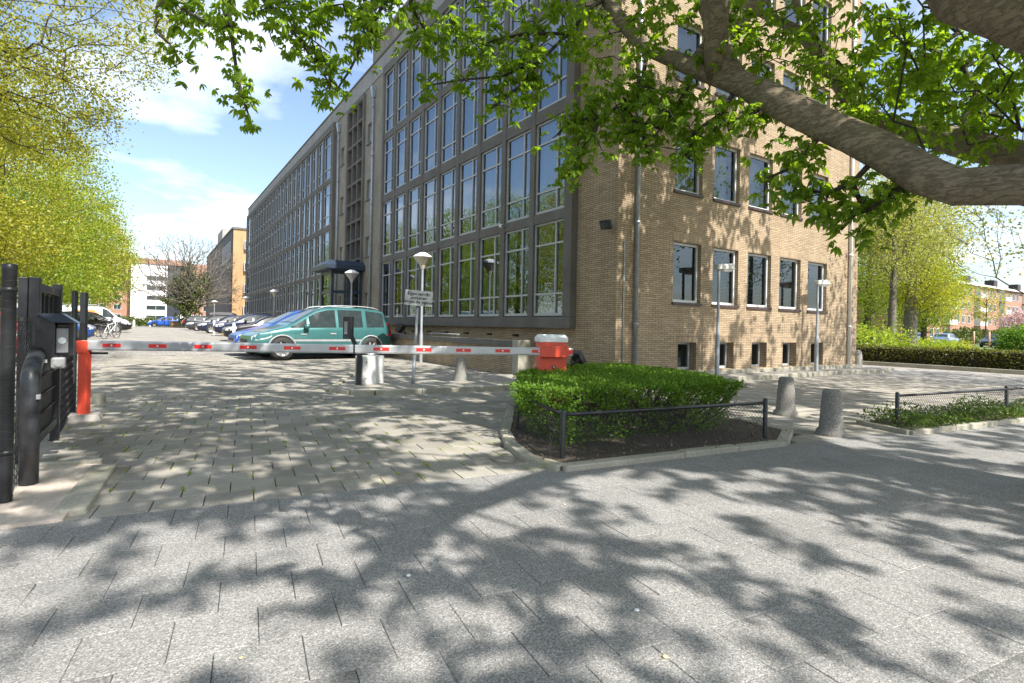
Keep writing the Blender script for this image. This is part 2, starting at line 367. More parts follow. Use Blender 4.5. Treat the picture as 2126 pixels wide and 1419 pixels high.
def bark_mat(name, c0, c1, moss=None, sc=9):
    t = NT(name); v = t.pos()
    mp = t.new('ShaderNodeMapping'); mp.inputs['Scale'].default_value = (0.55, 0.55, 1.9); t.link(v, mp.inputs[0])
    n = t.noise(mp.outputs[0], sc * 2.6, 10, 0.76); big = t.noise(v, 2.4, 6, 0.65); fine = t.noise(mp.outputs[0], sc * 5, 8, 0.7)
    ridge = t.math('ABSOLUTE', t.math('SUBTRACT', t.noise(mp.outputs[0], sc * 1.1, 7, 0.66), 0.5))
    crack = t.ramp(ridge, [(0.0, (0.42, 0.40, 0.38)), (0.035, (1, 1, 1))])
    c = t.ramp(n, [(0.28, c0), (0.5, tuple((a + b) / 2 for a, b in zip(c0, c1))), (0.74, c1)])
    c = t.mix(0.5, c, crack, 'MULTIPLY')
    c = t.mix(0.35, c, t.ramp(big, [(0.3, (0.55, 0.55, 0.55)), (0.7, (1.3, 1.28, 1.25))]), 'MULTIPLY')
    c = t.mix(0.5, c, t.ramp(fine, [(0.3, (0.7, 0.7, 0.7)), (0.7, (1.25, 1.25, 1.25))]), 'MULTIPLY')
    if moss: c = t.mix(t.ramp(t.noise(v, 3.4, 6, 0.7), [(0.40, (0, 0, 0)), (0.78, (0.6, 0.6, 0.6))]), c, moss)
    t.setc(c); t.set(Roughness=0.95)
    h = t.math('ADD', t.math('ADD', n, t.math('MULTIPLY', fine, 0.5)), t.math('MULTIPLY', t.math('MINIMUM', ridge, 0.05), 9.0)); t.bump(h, 0.85, 0.02)
    MATS[name] = t.m; return t.m
BARK = bark_mat('chestnut_bark', (0.17, 0.132, 0.09), (0.40, 0.325, 0.23), moss=(0.25, 0.235, 0.12))
BARK_DARK = bark_mat('dark_bark', (0.045, 0.037, 0.028), (0.13, 0.11, 0.085))
BARK_GREY = bark_mat('grey_bark', (0.10, 0.085, 0.07), (0.26, 0.23, 0.19))

# ================================================================== GROUND
SW_A = R(-7.6); SU = np.array([math.cos(SW_A), math.sin(SW_A)]); SV = np.array([-math.sin(SW_A), math.cos(SW_A)])
SW0 = np.array([0.0, 4.07])
def sw_line(x): return 4.07 + math.tan(SW_A) * x
struct(put('ground', MB().add([(-900, -300, -.06), (900, -300, -.06), (900, 1200, -.06), (-900, 1200, -.06)], [(0, 1, 2, 3)]).mesh('ground'), GROUND))
ISLAND = [(2.90, 3.60), (5.66, 3.25), (6.35, 3.62), (7.15, 6.9), (5.9, 7.5), (4.3, 6.45), (3.30, 5.08), (3.02, 4.5), (2.88, 4.0)]
STRIP = [(2.72, 9.85), (2.85, 9.2), (3.2, 9.0), (7.3, 8.62), (7.55, 8.9), (7.55, 11.0), (5.0, 13.4), (4.2, 13.2)]
def inside(p, poly):
    x, y = p; c = False; n = len(poly)
    for i in range(n):
        x0, y0 = poly[i]; x1, y1 = poly[i - 1]
        if (y0 > y) != (y1 > y) and x < (x1 - x0) * (y - y0) / (y1 - y0) + x0: c = not c
    return c

def chamfer_tile(w, h, t=0.05, b=0.0025):
    m = MB(); x, y = w / 2, h / 2
    vs = [(-x, -y, -t), (x, -y, -t), (x, y, -t), (-x, y, -t), (-x, -y, -b), (x, -y, -b), (x, y, -b), (-x, y, -b), (-x + b, -y + b, 0), (x - b, -y + b, 0), (x - b, y - b, 0), (-x + b, y - b, 0)]
    fs = [(8, 9, 10, 11)]
    for i in range(4):
        j = (i + 1) % 4; fs += [(i, j, 4 + j, 4 + i), (4 + i, 4 + j, 8 + j, 8 + i)]
    return m.add(vs, fs)

def lay(name, parent, mat, org, ang, size, gap, irange, jrange, ok, nmax=300, jit=0.0015):
    u = np.array([math.cos(ang), math.sin(ang)]); v = np.array([-math.sin(ang), math.cos(ang)])
    mb = chamfer_tile(size[0] - gap, size[1] - gap); base = mb.mesh(name); base.materials.append(mat)
    BV = np.array(mb.v); BF = mb.f; cells = []
    for j in range(*jrange):
        for i in range(*irange):
            c = org + u * ((i + 0.5 + 0.5 * (j % 2)) * size[0]) + v * ((j + 0.5) * size[1])
            if not ok(c): continue
            px, py, w = PROJ(np.array([c[0], c[1], 0.0])); vis = w > 0.3 and -40 < px < 2166 and 600 < py < 1460
            cells.append((w if vis else 999 + abs(w), c))
    cells.sort(key=lambda q: q[0]); rv = []; rf = []; ro = 0; rs = random.Random(3)
    for k, (w, c) in enumerate(cells):
        z = rs.uniform(-jit, jit); tx, ty, tz = (rs.uniform(-1, 1) * 0.004 for _ in range(3))
        if k < nmax and w < 900:
            put(name, base, None, parent, loc=(c[0], c[1], z), rot=(tx, ty, ang + tz * 0.8))
        else:
            a = ang + tz * 0.8; ca, sa = math.cos(a), math.sin(a)
            P = BV.copy(); P[:, 2] += z + P[:, 0] * ty + P[:, 1] * tx
            rv.append(np.stack([c[0] + P[:, 0] * ca - P[:, 1] * sa, c[1] + P[:, 0] * sa + P[:, 1] * ca, P[:, 2]], 1))
            rf.append(np.array(BF) + ro); ro += len(BV)
    if rv: put('far_' + name + 's', mesh_np('far_' + name + 's', np.concatenate(rv), np.concatenate(rf)), mat, parent, kind='stuff')

sidewalk = struct(put('sidewalk', MB().add([(-9, sw_line(-9) - .01, -.03), (-9, -8, -.03), (26, -8, -.03), (26, sw_line(26) - .01, -.03)], [(0, 1, 2, 3)]).mesh('sidewalk'), GROUND))
lay('paving_tile', sidewalk, TILE, SW0, SW_A, (0.30, 0.30), 0.0025, (-13, 46), (-16, 0), lambda c: not (c[0] > 7.75 and c[1] > sw_line(c[0]) - .0))
driveway = struct(put('driveway', MB().add([(-1.12, sw_line(-1.12), -.035), (24, sw_line(24), -.035), (24, 24, -.035), (-1.12, 24, -.035)], [(0, 1, 2, 3)]).mesh('driveway'), GROUND))
SANDP = [(-4.2, 4.3), (-0.42, 4.12), (-0.30, 5.50), (-0.7, 5.74), (-4.2, 5.8)]
BED = [(7.64, 2.83), (7.9, 3.55), (9.6, 3.35), (22, 1.75), (22, 1.05)]
def drive_ok(c):
    if (inside(c, SANDP) and c[0] < -.50) or inside(c, ISLAND) or inside(c, STRIP) or inside(c, BED): return False
    if c[1] < sw_line(c[0]): return False
    if c[0] > 7.6 and c[1] > 8.15: return False
    return c[0] > -1.1
lay('drive_paver', driveway, PAVER, SW0, SW_A, (0.30, 0.27), 0.0065, (-24, 56), (0, 80), lambda c: drive_ok(c) and c[1] < 21.8 and (c[0] < 7.6 or c[1] < 8.1), jit=0.003)
def YZ(y): return float(np.interp(y, [21.9, 40.0], [-.004, .20]))
MBx = MB()
for ya, yb in ((21.9, 31), (31, 40), (40, 130)): MBx.add([(-14, ya, YZ(ya)), (8.6, ya, YZ(ya)), (8.6, yb, YZ(yb)), (-14, yb, YZ(yb))], [(0, 1, 2, 3)])
MBx.add([(-14, 9.2, -.004), (-1.05, 9.2, -.004), (-1.05, 21.9, -.004), (-14, 21.9, -.004)], [(0, 1, 2, 3)])
struct(put('parking_yard', MBx.mesh('parking_yard'), FARPAVE))
struct(put('forecourt', MB().add([(14.0, sw_line(14.0) + .1, -.003), (23.4, sw_line(23.4) + .1, -.003), (23.4, 40, -.003), (19.7, 40, -.003), (19.7, 8.1, -.003), (14.0, 8.1, -.003)], [(0, 1, 2, 3, 4, 5)]).mesh('forecourt'), FARPAVE))
struct(put('sand_patch', MB().prism(SANDP, -.05, .02).mesh('sand_patch'), SAND))
struct(put('lawn', MB().add([(23.9, -20, -.01), (120, -20, -.01), (140, 45, -.01), (23.9, 45, -.01)], [(0, 1, 2, 3)]).mesh('lawn'), plain('lawn_green', (0.09, 0.13, 0.03), 0.95, var=0.3, scale=0.5)))
struct(put('soil_bed', MB().prism(ISLAND, -.05, .035).mesh('soil_bed'), SOIL))
struct(put('planting_bed', MB().prism(BED, -.05, .03).mesh('planting_bed'), SOIL))

def kerb_run(name, label, pts, w=0.10, h=0.09, seg=0.9, mat=KERB, cat='kerb', gap=0.006):
    t = thing(name, label, cat, (float(pts[0][0]), float(pts[0][1]), 0)); rs = random.Random(len(pts) * 7 + int(pts[0][0] * 10))
    for a, b in zip(pts[:-1], pts[1:]):
        a, b = np.array(a, float), np.array(b, float); L = np.linalg.norm(b - a); n = max(1, round(L / seg))
        for i in range(n):
            p = a + (b - a) * (i / n); q = a + (b - a) * ((i + 1) / n); d = (q - p) / np.linalg.norm(q - p)
            p = p + d * gap / 2; q = q - d * gap / 2; zz = rs.uniform(-.006, .004)
            build(MB().bar((p[0], p[1], h / 2 - .03 + zz), (q[0], q[1], h / 2 - .03 + zz), w, h + .06), 'kerb_stone', mat, t, bevel=0.012)
    return t
kerb_run('kerb', 'curved mossy concrete kerb round the clipped hedge bed', [(7.0, 6.6), (6.35, 3.62), (5.66, 3.28), (4.24, 3.45), (2.92, 3.60), (2.86, 4.02), (3.03, 4.55), (3.32, 5.10), (4.25, 6.4), (5.4, 7.25)], w=0.12, h=0.055)
kerb_run('kerb', 'pale kerb stones beside the sand patch at the gate', [(-0.40, 4.22), (-0.30, 5.42)], w=0.17, h=0.04, seg=1.3)
kerb_run('kerb', 'thin edging stones behind the sand patch below the gate', [(-1.9, 5.75), (-0.32, 5.60)], w=0.07, h=0.05, seg=0.8)
kerb_run('kerb', 'low kerb stones of the small island under the parking sign', [(7.3, 8.62), (3.2, 9.0), (2.85, 9.2), (2.72, 9.85), (4.2, 13.2)], w=0.13, h=0.08)
kerb_run('kerb', 'kerb edging of the ground cover bed behind the right fence', [(7.9, 3.55), (7.64, 2.86), (9.5, 2.62), (14, 2.02), (21, 1.12)], w=0.08, h=0.06)
kerb_run('kerb', 'long kerb at the foot of the far clipped hedge', [(23.35, 12.5), (23.35, 0.5)], w=0.12, h=0.14, seg=1.0)
struct(put('traffic_island', MB().prism(STRIP, -.05, .045).mesh('traffic_island'), PAVER))

# ================================================================== OFFICE BUILDING
X0, Y0, XR = 8.62, 8.85, 19.48
bld = thing('office_building', 'long buff brick office building with a gridded glass and concrete front', 'building', (X0, Y0, 0))
XF = X0 - 0.19            # front of the concrete frame
XW = XF + 0.085           # plane of the window frames
def holed_wall(u0, u1, z0, z1, holes, plane, axis, depth, mb, back=True):
    """wall face in plane (axis 'y': spans X at Y=plane; axis 'x': spans Y at X=plane), openings with reveals"""
    us = sorted({u0, u1, *[h[0] for h in holes], *[h[1] for h in holes]}); zs = sorted({z0, z1, *[h[2] for h in holes], *[h[3] for h in holes]})
    P = (lambda u, d, z: (u, plane + d, z)) if axis == 'y' else (lambda u, d, z: (plane + d, u, z))
    for i in range(len(us) - 1):
        for j in range(len(zs) - 1):
            a, b, c, d = us[i], us[i + 1], zs[j], zs[j + 1]; mu, mz = (a + b) / 2, (c + d) / 2
            if any(h[0] < mu < h[1] and h[2] < mz < h[3] for h in holes): continue
            q = [P(a, 0, c), P(b, 0, c), P(b, 0, d), P(a, 0, d)]; mb.add(q if axis == 'y' else q[::-1], [(0, 1, 2, 3)])
    for h in holes:
        a, b, c, d = h
        for q in ([P(a, 0, c), P(a, 0, d), P(a, depth, d), P(a, depth, c)], [P(b, 0, d), P(b, 0, c), P(b, depth, c), P(b, depth, d)],
                  [P(a, 0, d), P(b, 0, d), P(b, depth, d), P(a, depth, d)], [P(b, 0, c), P(a, 0, c), P(a, depth, c), P(b, depth, c)]):
            mb.add(q if axis == 'y' else q[::-1], [(0, 1, 2, 3)])
# --- gable wall (B)
WB = [(10.47, 11.50), (11.96, 13.03), (13.45, 14.54), (14.96, 16.05), (16.45, 17.54)]
WBASE = [(10.69, 11.38), (12.21, 12.90), (13.70, 14.40), (15.19, 15.90), (16.70, 17.40)]
holesB = []
for k in range(4):
    for a, b in WB: holesB.append((a, b, 1.88 + 2.70 * k, 3.34 + 2.69 * k))
for a, b in WBASE: holesB.append((a, b, 0.22, 0.905))
mb = MB(); holed_wall(X0, XR, 0, 13.5, holesB, Y0, 'y', 0.26, mb)
# --- long side: corner strip, plinth, stair tower
holed_wall(Y0, 10.37, 0, 13.5, [], X0, 'x', 0.2, mb)
vents = [(11.2 + 1.44 * k, 11.55 + 1.44 * k, 0.93, 1.0) for k in range(8)]
holed_wall(10.37, 23.5, 0, 1.2, vents, X0, 'x', 0.2, mb)
mb.add([(XR, Y0, 0), (XR, 66, 0), (XR, 66, 13.5), (XR, Y0, 13.5)], [(0, 1, 2, 3)])
mb.add([(X0, 65.3, 0), (XR, 65.3, 0), (XR, 65.3, 13.4), (X0, 65.3, 13.4)], [(3, 2, 1, 0)])
build(mb, 'wall', BRICK, bld)
FW0, FW1 = 23.5, 31.4
swin = [(25.3, 26.0), (29.85, 30.42)]
zst = [1.75, 4.45, 7.2, 9.9]
hs = [(a, b, z, z + 0.95) for (a, b) in swin for z in zst]
GRID = (26.35, 29.1)
mbs = MB(); holed_wall(FW0, FW1, 0, 13.5, hs + [(GRID[0], GRID[1], 0.5, 12.35)], X0, 'x', 0.3, mbs)
build(mbs, 'stair_tower_wall', PEBBLE_BUFF, bld)
mbr = MB().box(X0 + .02, XR, Y0 + .01, 65.3, 13.30, 13.42); build(mbr, 'roof', ROOFING, bld)
# parapet, cornice and the set-up attic
build(MB().box(X0 - .03, X0 + .25, 10.0, 65.4, 12.62, 13.42), 'parapet', PEBBLE, bld)
build(MB().box(X0 - .07, X0 + .3, 8.8, 65.5, 13.43, 13.53), 'coping', CONCRETE, bld, bevel=0.015)
build(MB().box(X0 + .1, XR - .1, Y0 + .1, 25.75, 13.5, 14.5), 'attic', PEBBLE_BUFF, bld)
build(MB().box(X0 - .02, XR, Y0 - .02, 25.85, 14.5, 14.6), 'attic_coping', CONCRETE_LT, bld, bevel=0.015)
# dark rooms behind the glass
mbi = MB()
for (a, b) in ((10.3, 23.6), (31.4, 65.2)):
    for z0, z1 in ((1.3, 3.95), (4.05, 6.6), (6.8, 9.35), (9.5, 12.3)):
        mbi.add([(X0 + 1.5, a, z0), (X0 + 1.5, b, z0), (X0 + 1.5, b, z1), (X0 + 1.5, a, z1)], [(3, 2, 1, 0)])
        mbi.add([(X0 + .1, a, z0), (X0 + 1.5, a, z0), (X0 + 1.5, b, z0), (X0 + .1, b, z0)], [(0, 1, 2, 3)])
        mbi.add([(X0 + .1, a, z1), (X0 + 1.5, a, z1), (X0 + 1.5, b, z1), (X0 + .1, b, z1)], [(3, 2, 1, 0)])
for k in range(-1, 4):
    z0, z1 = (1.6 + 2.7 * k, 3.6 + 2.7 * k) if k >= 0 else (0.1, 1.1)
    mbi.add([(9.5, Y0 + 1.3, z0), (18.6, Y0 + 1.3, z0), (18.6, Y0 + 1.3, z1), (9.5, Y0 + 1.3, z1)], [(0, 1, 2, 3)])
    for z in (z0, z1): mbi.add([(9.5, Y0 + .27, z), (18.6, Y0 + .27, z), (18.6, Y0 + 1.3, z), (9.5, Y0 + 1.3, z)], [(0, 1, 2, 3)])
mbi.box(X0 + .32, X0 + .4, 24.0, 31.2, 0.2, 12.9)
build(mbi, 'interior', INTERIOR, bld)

SILL = [1.50, 4.165, 6.885, 9.59]; HEAD = [3.915, 6.56, 9.30, 12.25]
def frame_grid(edges, z0, z1, edge0, edge1, tagname):
    """concrete grid: pillars between bays, beams between storeys, an outer surround"""
    for y in edges[1:-1]: build(MB().box(XF + .015, X0 + .12, y - .105, y + .105, z0 + .28, z1 - .36), 'pillar', CONCRETE, bld, bevel=0.008)
    for k in range(4):
        if k < 3: build(MB().box(XF + .03, X0 + .12, edges[0] + .004, edges[-1] - .004, HEAD[k], SILL[k + 1]), 'floor_beam', CONCRETE, bld)
    build(MB().box(XF, X0 + .14, edge0, edge1, z0, SILL[0] - .02), 'sill_beam', CONCRETE, bld, bevel=0.01)
    build(MB().box(XF, X0 + .14, edge0, edge1, HEAD[3], z1), 'head_beam', CONCRETE, bld, bevel=0.01)
    build(MB().box(XF, X0 + .14, edge0, edges[0], SILL[0] - .018, HEAD[3] - .002), 'side_frame', CONCRETE, bld, bevel=0.01)
    build(MB().box(XF, X0 + .14, edges[-1], edge1, SILL[0] - .018, HEAD[3] - .002), 'side_frame', CONCRETE, bld, bevel=0.01)
NEAR = [10.52] + [11.92 + 1.441 * k for k in range(8)] + [23.30]
frame_grid(NEAR, 1.19, 12.62, 10.22, 23.5, 'near')
# far wing measured on the same front plane
FARE = [31.72] + [33.58 + 1.4412 * k for k in range(21)] + [65.0]
build(MB().box(X0 - .02, X0 + .15, FW1, 65.3, 0, 1.19), 'wing_plinth', BRICK, bld)
frame_grid(FARE, 1.19, 12.62, 31.4, 65.3, 'far')

def grid_window(w, h, split=0.30, t=0.045):
    """local: u across (0..w, u=0 is the camera-side), z up; front faces -X"""
    f = MB(); d0, d1 = -.035, .035
    def bar(u0, u1, z0, z1, a=d0, b=d1): f.box(a, b, u0, u1, z0, z1)
    bar(0, t, 0, h); bar(w - t, w, 0, h); bar(t, w - t, h - t, h); bar(t, w - t, 0, t * 1.6)
    us = w * split; zt = [h * 0.235, h * 0.765]
    bar(us - t * .5, us + t * .5, t * 1.6, h - t, d0 - .006, d1 - .006)
    for z in zt: bar(t, us - t * .5, z - t * .5, z + t * .5); bar(us + t * .5, w - t, z - t * .5, z + t * .5)
    cells = []
    for (a, b) in ((t, us - t * .5), (us + t * .5, w - t)):
        for (c, d) in ((t * 1.6, zt[0] - t * .5), (zt[0] + t * .5, zt[1] - t * .5), (zt[1] + t * .5, h - t)): cells.append((a, b, c, d))
    return f, cells
pane_cache = {}
def pane_mesh(du, dz, ax='x'):
    key = (round(du, 3), round(dz, 3), ax)
    if key not in pane_cache:
        m = MB()
        if ax == 'x': m.add([(0, 0, 0), (0, du, 0), (0, du, dz), (0, 0, dz)], [(3, 2, 1, 0)])
        else: m.add([(0, 0, 0), (du, 0, 0), (du, 0, dz), (0, 0, dz)], [(0, 1, 2, 3)])
        q = m.mesh('pane'); q.materials.append(GLASS if ax == 'x' else GLASS_B); pane_cache[key] = q
    return pane_cache[key]
def curtain(y0, y1, z0, z1, x, parent, ax='x', amp=0.03, per=0.09, mat=CURTAIN):
    n = max(4, int((y1 - y0) / per * 4)); m = MB(); vs = []
    for i in range(n + 1):
        u = y0 + (y1 - y0) * i / n; d = x + amp * math.sin(i * math.pi / 2 + math.sin(i * .7))
        for z in (z0, z1): vs.append((d, u, z) if ax == 'x' else (u, d, z))
    m.add(vs, [(2 * i, 2 * i + 2, 2 * i + 3, 2 * i + 1) for i in range(n)], True)
    return build(m, 'curtain', mat, parent)
wcache = {}
rw = random.Random(5)
for blk, edges in (('near', NEAR), ('far', FARE)):
    for c in range(len(edges) - 1):
        ya = edges[c] + (.105 if c > 0 else 0); yb = edges[c + 1] - (.105 if c < len(edges) - 2 else 0)
        for k in range(4):
            w = yb - ya - .01; h = HEAD[k] - SILL[k] - .01; key = (round(w, 2), round(h, 2))
            if key not in wcache:
                f, cells = grid_window(w, h); q = f.mesh('window'); q.materials.append(ALU_FRAME)
                pm = MB()
                for (a, b, z0, z1) in cells: pm.add([(0, a, z0), (0, b, z0), (0, b, z1), (0, a, z1)], [(3, 2, 1, 0)])
                pq = pm.mesh('glazing'); pq.materials.append(GLASS); wcache[key] = (q, cells, pq)
            q, cells, pq = wcache[key]
            wo = put('window', q, None, bld, loc=(XW + .03, ya + .005, SILL[k] + .005), world_space=True)
            if blk == 'near':
                for (a, b, z0, z1) in cells: put('pane', pane_mesh(b - a, z1 - z0), None, wo, loc=(0, a, z0))
            else: put('glazing', pq, None, wo)
            if (blk == 'near' or c < 6) and k >= 1 and rw.random() < 0.8:
                cw = rw.uniform(0.3, 0.95) * w; curtain(yb - cw, yb - .03, SILL[k] + h * .235, HEAD[k] - .05, XW + .2, bld)
                if rw.random() < .5: curtain(ya + .02, ya + w * rw.uniform(.1, .25), SILL[k] + h * .235, HEAD[k] - .05, XW + .22, bld)
            elif blk == 'near' and k >= 1: curtain(ya + w * .55, yb - .03, SILL[k] + h * .3, HEAD[k] - .05, XW + .2, bld)
            if k >= 1:   # lit spandrel shelf behind the low panes
                pass
build(MB().box(X0 + .22, X0 + .25, 10.6, 23.2, 4.0, 4.05), 'window_board', CONCRETE_LT, bld)

# gable windows: white frames, panes, sills, soldier lintels
def simple_window(x0, x1, z0, z1, y, t=0.055, mat=WHITE_FRAME):
    f = MB(); f.box(x0, x0 + t, y, y + .07, z0, z1); f.box(x1 - t, x1, y, y + .07, z0, z1); f.box(x0 + t, x1 - t, y, y + .07, z1 - t, z1); f.box(x0 + t, x1 - t, y, y + .07, z0, z0 + t * 1.15)
    o = put('window', f.mesh('window'), mat, bld, world_space=True)
    put('pane', pane_mesh(x1 - x0 - 2 * t, z1 - z0 - 2.15 * t, 'y'), None, o, loc=(x0 + t, y + .035, z0 + t * 1.15)); return o
sash_inner = 0
for k in range(4):
    for i, (a, b) in enumerate(WB):
        z0, z1 = 1.88 + 2.70 * k, 3.34 + 2.69 * k
        wo = simple_window(a + .003, b - .003, z0 + .003, z1 - .003, Y0 + .10)
        build(MB().box(a - .03, b + .03, Y0 - .035, Y0 + .12, z0 - .075, z0 - .002), 'sill', DARK_SILL, bld, bevel=0.006)
        build(MB().box(a - .02, b + .02, Y0 - .004, Y0 + .05, z1 + .002, z1 + .212), 'lintel', SOLDIER, bld)
        if k == 1 or k == 2:
            if i >= 3:
                curtain(a + .06, a + .42, z0 + .08, z1 - .07, Y0 + .30, bld, 'y'); curtain(b - .62, b - .1, z0 + .08, z1 - .07, Y0 + .31, bld, 'y')
            else: curtain(a + .06, b - .06, z0 + .08, z1 - .07, Y0 + .36, bld, 'y', 0.012, 0.1, plain('vertical_blind', (.42, .46, .46), .7, var=.12, scale=14))
        elif k == 3: curtain(a + .06, a + .55, z0 + .08, z1 - .07, Y0 + .30, bld, 'y')
        elif i >= 1:
            sl = MB(); nz = int((z1 - z0 - .1) / .038)
            for j in range(nz):
                z = z0 + .07 + j * .038; sl.add([(a + .06, Y0 + .30, z), (b - .06, Y0 + .30, z), (b - .06, Y0 + .318, z + .016), (a + .06, Y0 + .318, z + .016)], [(0, 1, 2, 3)])
            build(sl, 'venetian_blind', BLIND, bld, kind='stuff')
for i, (a, b) in enumerate(WBASE):
    simple_window(a + .002, b - .002, .225, .902, Y0 + .20, t=0.05, mat=ALU_FRAME)
    build(MB().box(a - .05, b + .05, Y0 - .004, Y0 + .05, .907, 1.115), 'lintel', SOLDIER, bld)
# plinth stones along the gable and the raised strip with its kerb
for i in range(11):
    a = X0 + i * 1.0; build(MB().box(a + .004, min(a + .996, XR + .12), Y0 - .09, Y0 - .003, 0.0, 0.2), 'plinth_stone', KERB, bld, bevel=0.012)
struct(put('raised_strip', MB().box(X0 - .6, XR + .75, 8.17, Y0 - .092, -.05, .1).mesh('raised_strip'), FARPAVE))
kerb_run('kerb', 'kerb stones edging the raised strip under the gable wall', [(X0 - .6, 8.10), (XR + .78, 8.10)], w=0.12, h=0.112, seg=1.0)
gs = MB().lathe([(.13, 0), (.13, .3), (.125, .44), (.10, .52), (.05, .56), (0.001, .57)], (XR + .07, Y0 - .02, .1), 16)
tag(build(gs, 'corner_stone', CONCRETE_LT, None), 'pale rounded guard stone at the far corner of the gable', 'guard stone')
# downpipes and conduit
def pipe_part(name, x, y, z0, z1, r, mat=ZINC, clamps=True):
    o = build(MB().cyl((x, y, z0), (x, y, z1), r, 12), name, mat, bld)
    if clamps:
        m = MB()
        for z in np.arange(z0 + 1.2, z1, 2.3): m.cyl((x, y, z), (x, y, z + .05), r * 1.35, 12)
        build(m, 'pipe_clamp', mat, o)
    return o
pipe_part('downpipe', 9.17, Y0 - .07, .1, 13.3, .045); pipe_part('downpipe', 18.87, Y0 - .07, .2, 13.3, .045, WHITE_PAINT)
pipe_part('conduit', 8.82, Y0 - .025, .1, 3.2, .012, clamps=False)
for y in (25.03, 30.72):
    pipe_part('downpipe', X0 - .08, y, 1.0, 11.9, .05)
    build(MB().add([(X0 - .2, y - .15, 12.35), (X0, y - .15, 12.35), (X0, y + .15, 12.35), (X0 - .2, y + .15, 12.35), (X0 - .14, y - .07, 11.85), (X0 - .02, y - .07, 11.85), (X0 - .02, y + .07, 11.85), (X0 - .14, y + .07, 11.85)],
                   [(0, 1, 2, 3), (7, 6, 5, 4), (0, 4, 5, 1), (1, 5, 6, 2), (2, 6, 7, 3), (3, 7, 4, 0)]), 'rainwater_head', ZINC, bld)
# stair tower: small windows and the open concrete block screen
for (a, b) in swin:
    for z in zst:
        f = MB(); t = .045
        f.box(X0 + .14, X0 + .2, a, a + t, z, z + .95); f.box(X0 + .14, X0 + .2, b - t, b, z, z + .95); f.box(X0 + .14, X0 + .2, a + t, b - t, z, z + t); f.box(X0 + .14, X0 + .2, a + t, b - t, z + .95 - t, z + .95)
        wo = put('window', f.mesh('window'), WHITE_FRAME, bld, world_space=True); put('pane', pane_mesh(b - a - 2 * t, .95 - 2 * t), None, wo, loc=(X0 + .17, a + t, z + t))
        build(MB().box(X0 - .05, X0 + .16, a - .05, b + .05, z - .07, z - .003), 'sill', DARK_SILL, bld)
blk = MB(); gw = (GRID[1] - GRID[0] - .3) / 3; gh = 0.985
def screen_unit(w, h, d=0.34, t=0.055):
    m = MB(); m.box(-.06, d, 0, w, 0, t); m.box(-.06, d, 0, w, h - t, h); m.box(-.06, d, 0, t, t, h - t); m.box(-.06, d, w - t, w, t, h - t)
    # slanted baffle inside the cell
    m.add([(d - .02, t, t), (d - .02, w - t, t), (.10, w - t, t + .03), (.10, t, t + .03)], [(0, 1, 2, 3)])
    m.add([(.02, t, t), (d, w * .75, t), (d, w * .75, h - t), (.02, t, h * .55)], [(0, 1, 2, 3)]); return m
um = screen_unit(gw - .004, gh - .006).mesh('screen_block'); um.materials.append(CONCRETE)
build(MB().box(X0 - .11, X0 + .3, GRID[0], GRID[0] + .15, .5, 12.5), 'screen_frame', CONCRETE, bld); build(MB().box(X0 - .11, X0 + .3, GRID[1] - .15, GRID[1], .5, 12.5), 'screen_frame', CONCRETE, bld)
build(MB().box(X0 - .11, X0 + .3, GRID[0] + .152, GRID[1] - .152, 12.32, 12.5), 'screen_frame', CONCRETE, bld)
for j in range(12):
    for i in range(3): put('screen_block', um, None, bld, loc=(X0 - .03, GRID[0] + .15 + i * gw + .002, .5 + j * gh), world_space=True)
# entrance porch with flat steel roof, glass sides, steps and handrails
BX, BY0, BY1 = 7.15, 26.35, 28.1
po = MB()
for (x, y) in ((BX, BY0), (BX, BY1), (X0 - .12, BY0), (7.9, BY0)): po.box(x - .06, x + .06, y - .06, y + .06, .6, 3.75)
for z in (1.45, 2.65, 3.6): po.box(BX + .06, X0 - .18, BY0 - .045, BY0 + .045, z, z + .14); po.box(BX - .045, BX + .045, BY0 + .06, BY1 - .06, z, z + .14)
build(po, 'porch_frame', STEEL_BLUE, bld)
for (a, b) in ((.75, 1.45), (1.59, 2.65), (2.79, 3.6)):
    put('porch_pane', pane_mesh(X0 - .18 - BX - .06, b - a, 'y'), None, bld, loc=(BX + .06, BY0, a), world_space=True)
    put('porch_pane', pane_mesh(BY1 - BY0 - .12, b - a), None, bld, loc=(BX, BY0 + .06, a), world_space=True)
pr = MB(); o_ = .45; vs = []
for (e, z) in ((.38, 3.76), (.42, 3.8), (.42, 3.98), (.10, 4.22)): vs += [(BX - e, BY0 - e, z), (X0 - .0, BY0 - e, z), (X0 - .0, BY1 + e, z), (BX - e, BY1 + e, z)]
fs = [(3, 2, 1, 0), (12, 13, 14, 15)] + [(4 * r + i, 4 * r + (i + 1) % 4, 4 * r + 4 + (i + 1) % 4, 4 * r + 4 + i) for r in range(3) for i in range(4)]
build(pr.add(vs, fs), 'porch_roof', STEEL_BLUE, bld)
for i in range(5): build(MB().box(6.95, X0 - .12, BY1 + .3 + i * .3, BY1 + .6 + i * .3 - .004, 0, .72 - i * .15), 'step', CONCRETE, bld)
build(MB().box(6.95, X0 - .12, BY0 - .1, BY1 + .296, 0, .72), 'landing', CONCRETE, bld)
for x in (6.98, 7.55):
    hr = MB(); hr.tube([(x, BY1, .75), (x, BY1, 1.75), (x, BY1 + 3.0, 1.75), (x, BY1 + 6.2, .92), (x, BY1 + 6.2, 0)], .025, 8); hr.tube([(x, BY1 + 3.0, 1.75), (x, BY1 + 3.0, 0)], .02, 6); hr.tube([(x, BY1, 1.3), (x, BY1 + 3, 1.3)], .015, 6)
    build(hr, 'handrail', STEEL_BLUE, bld)
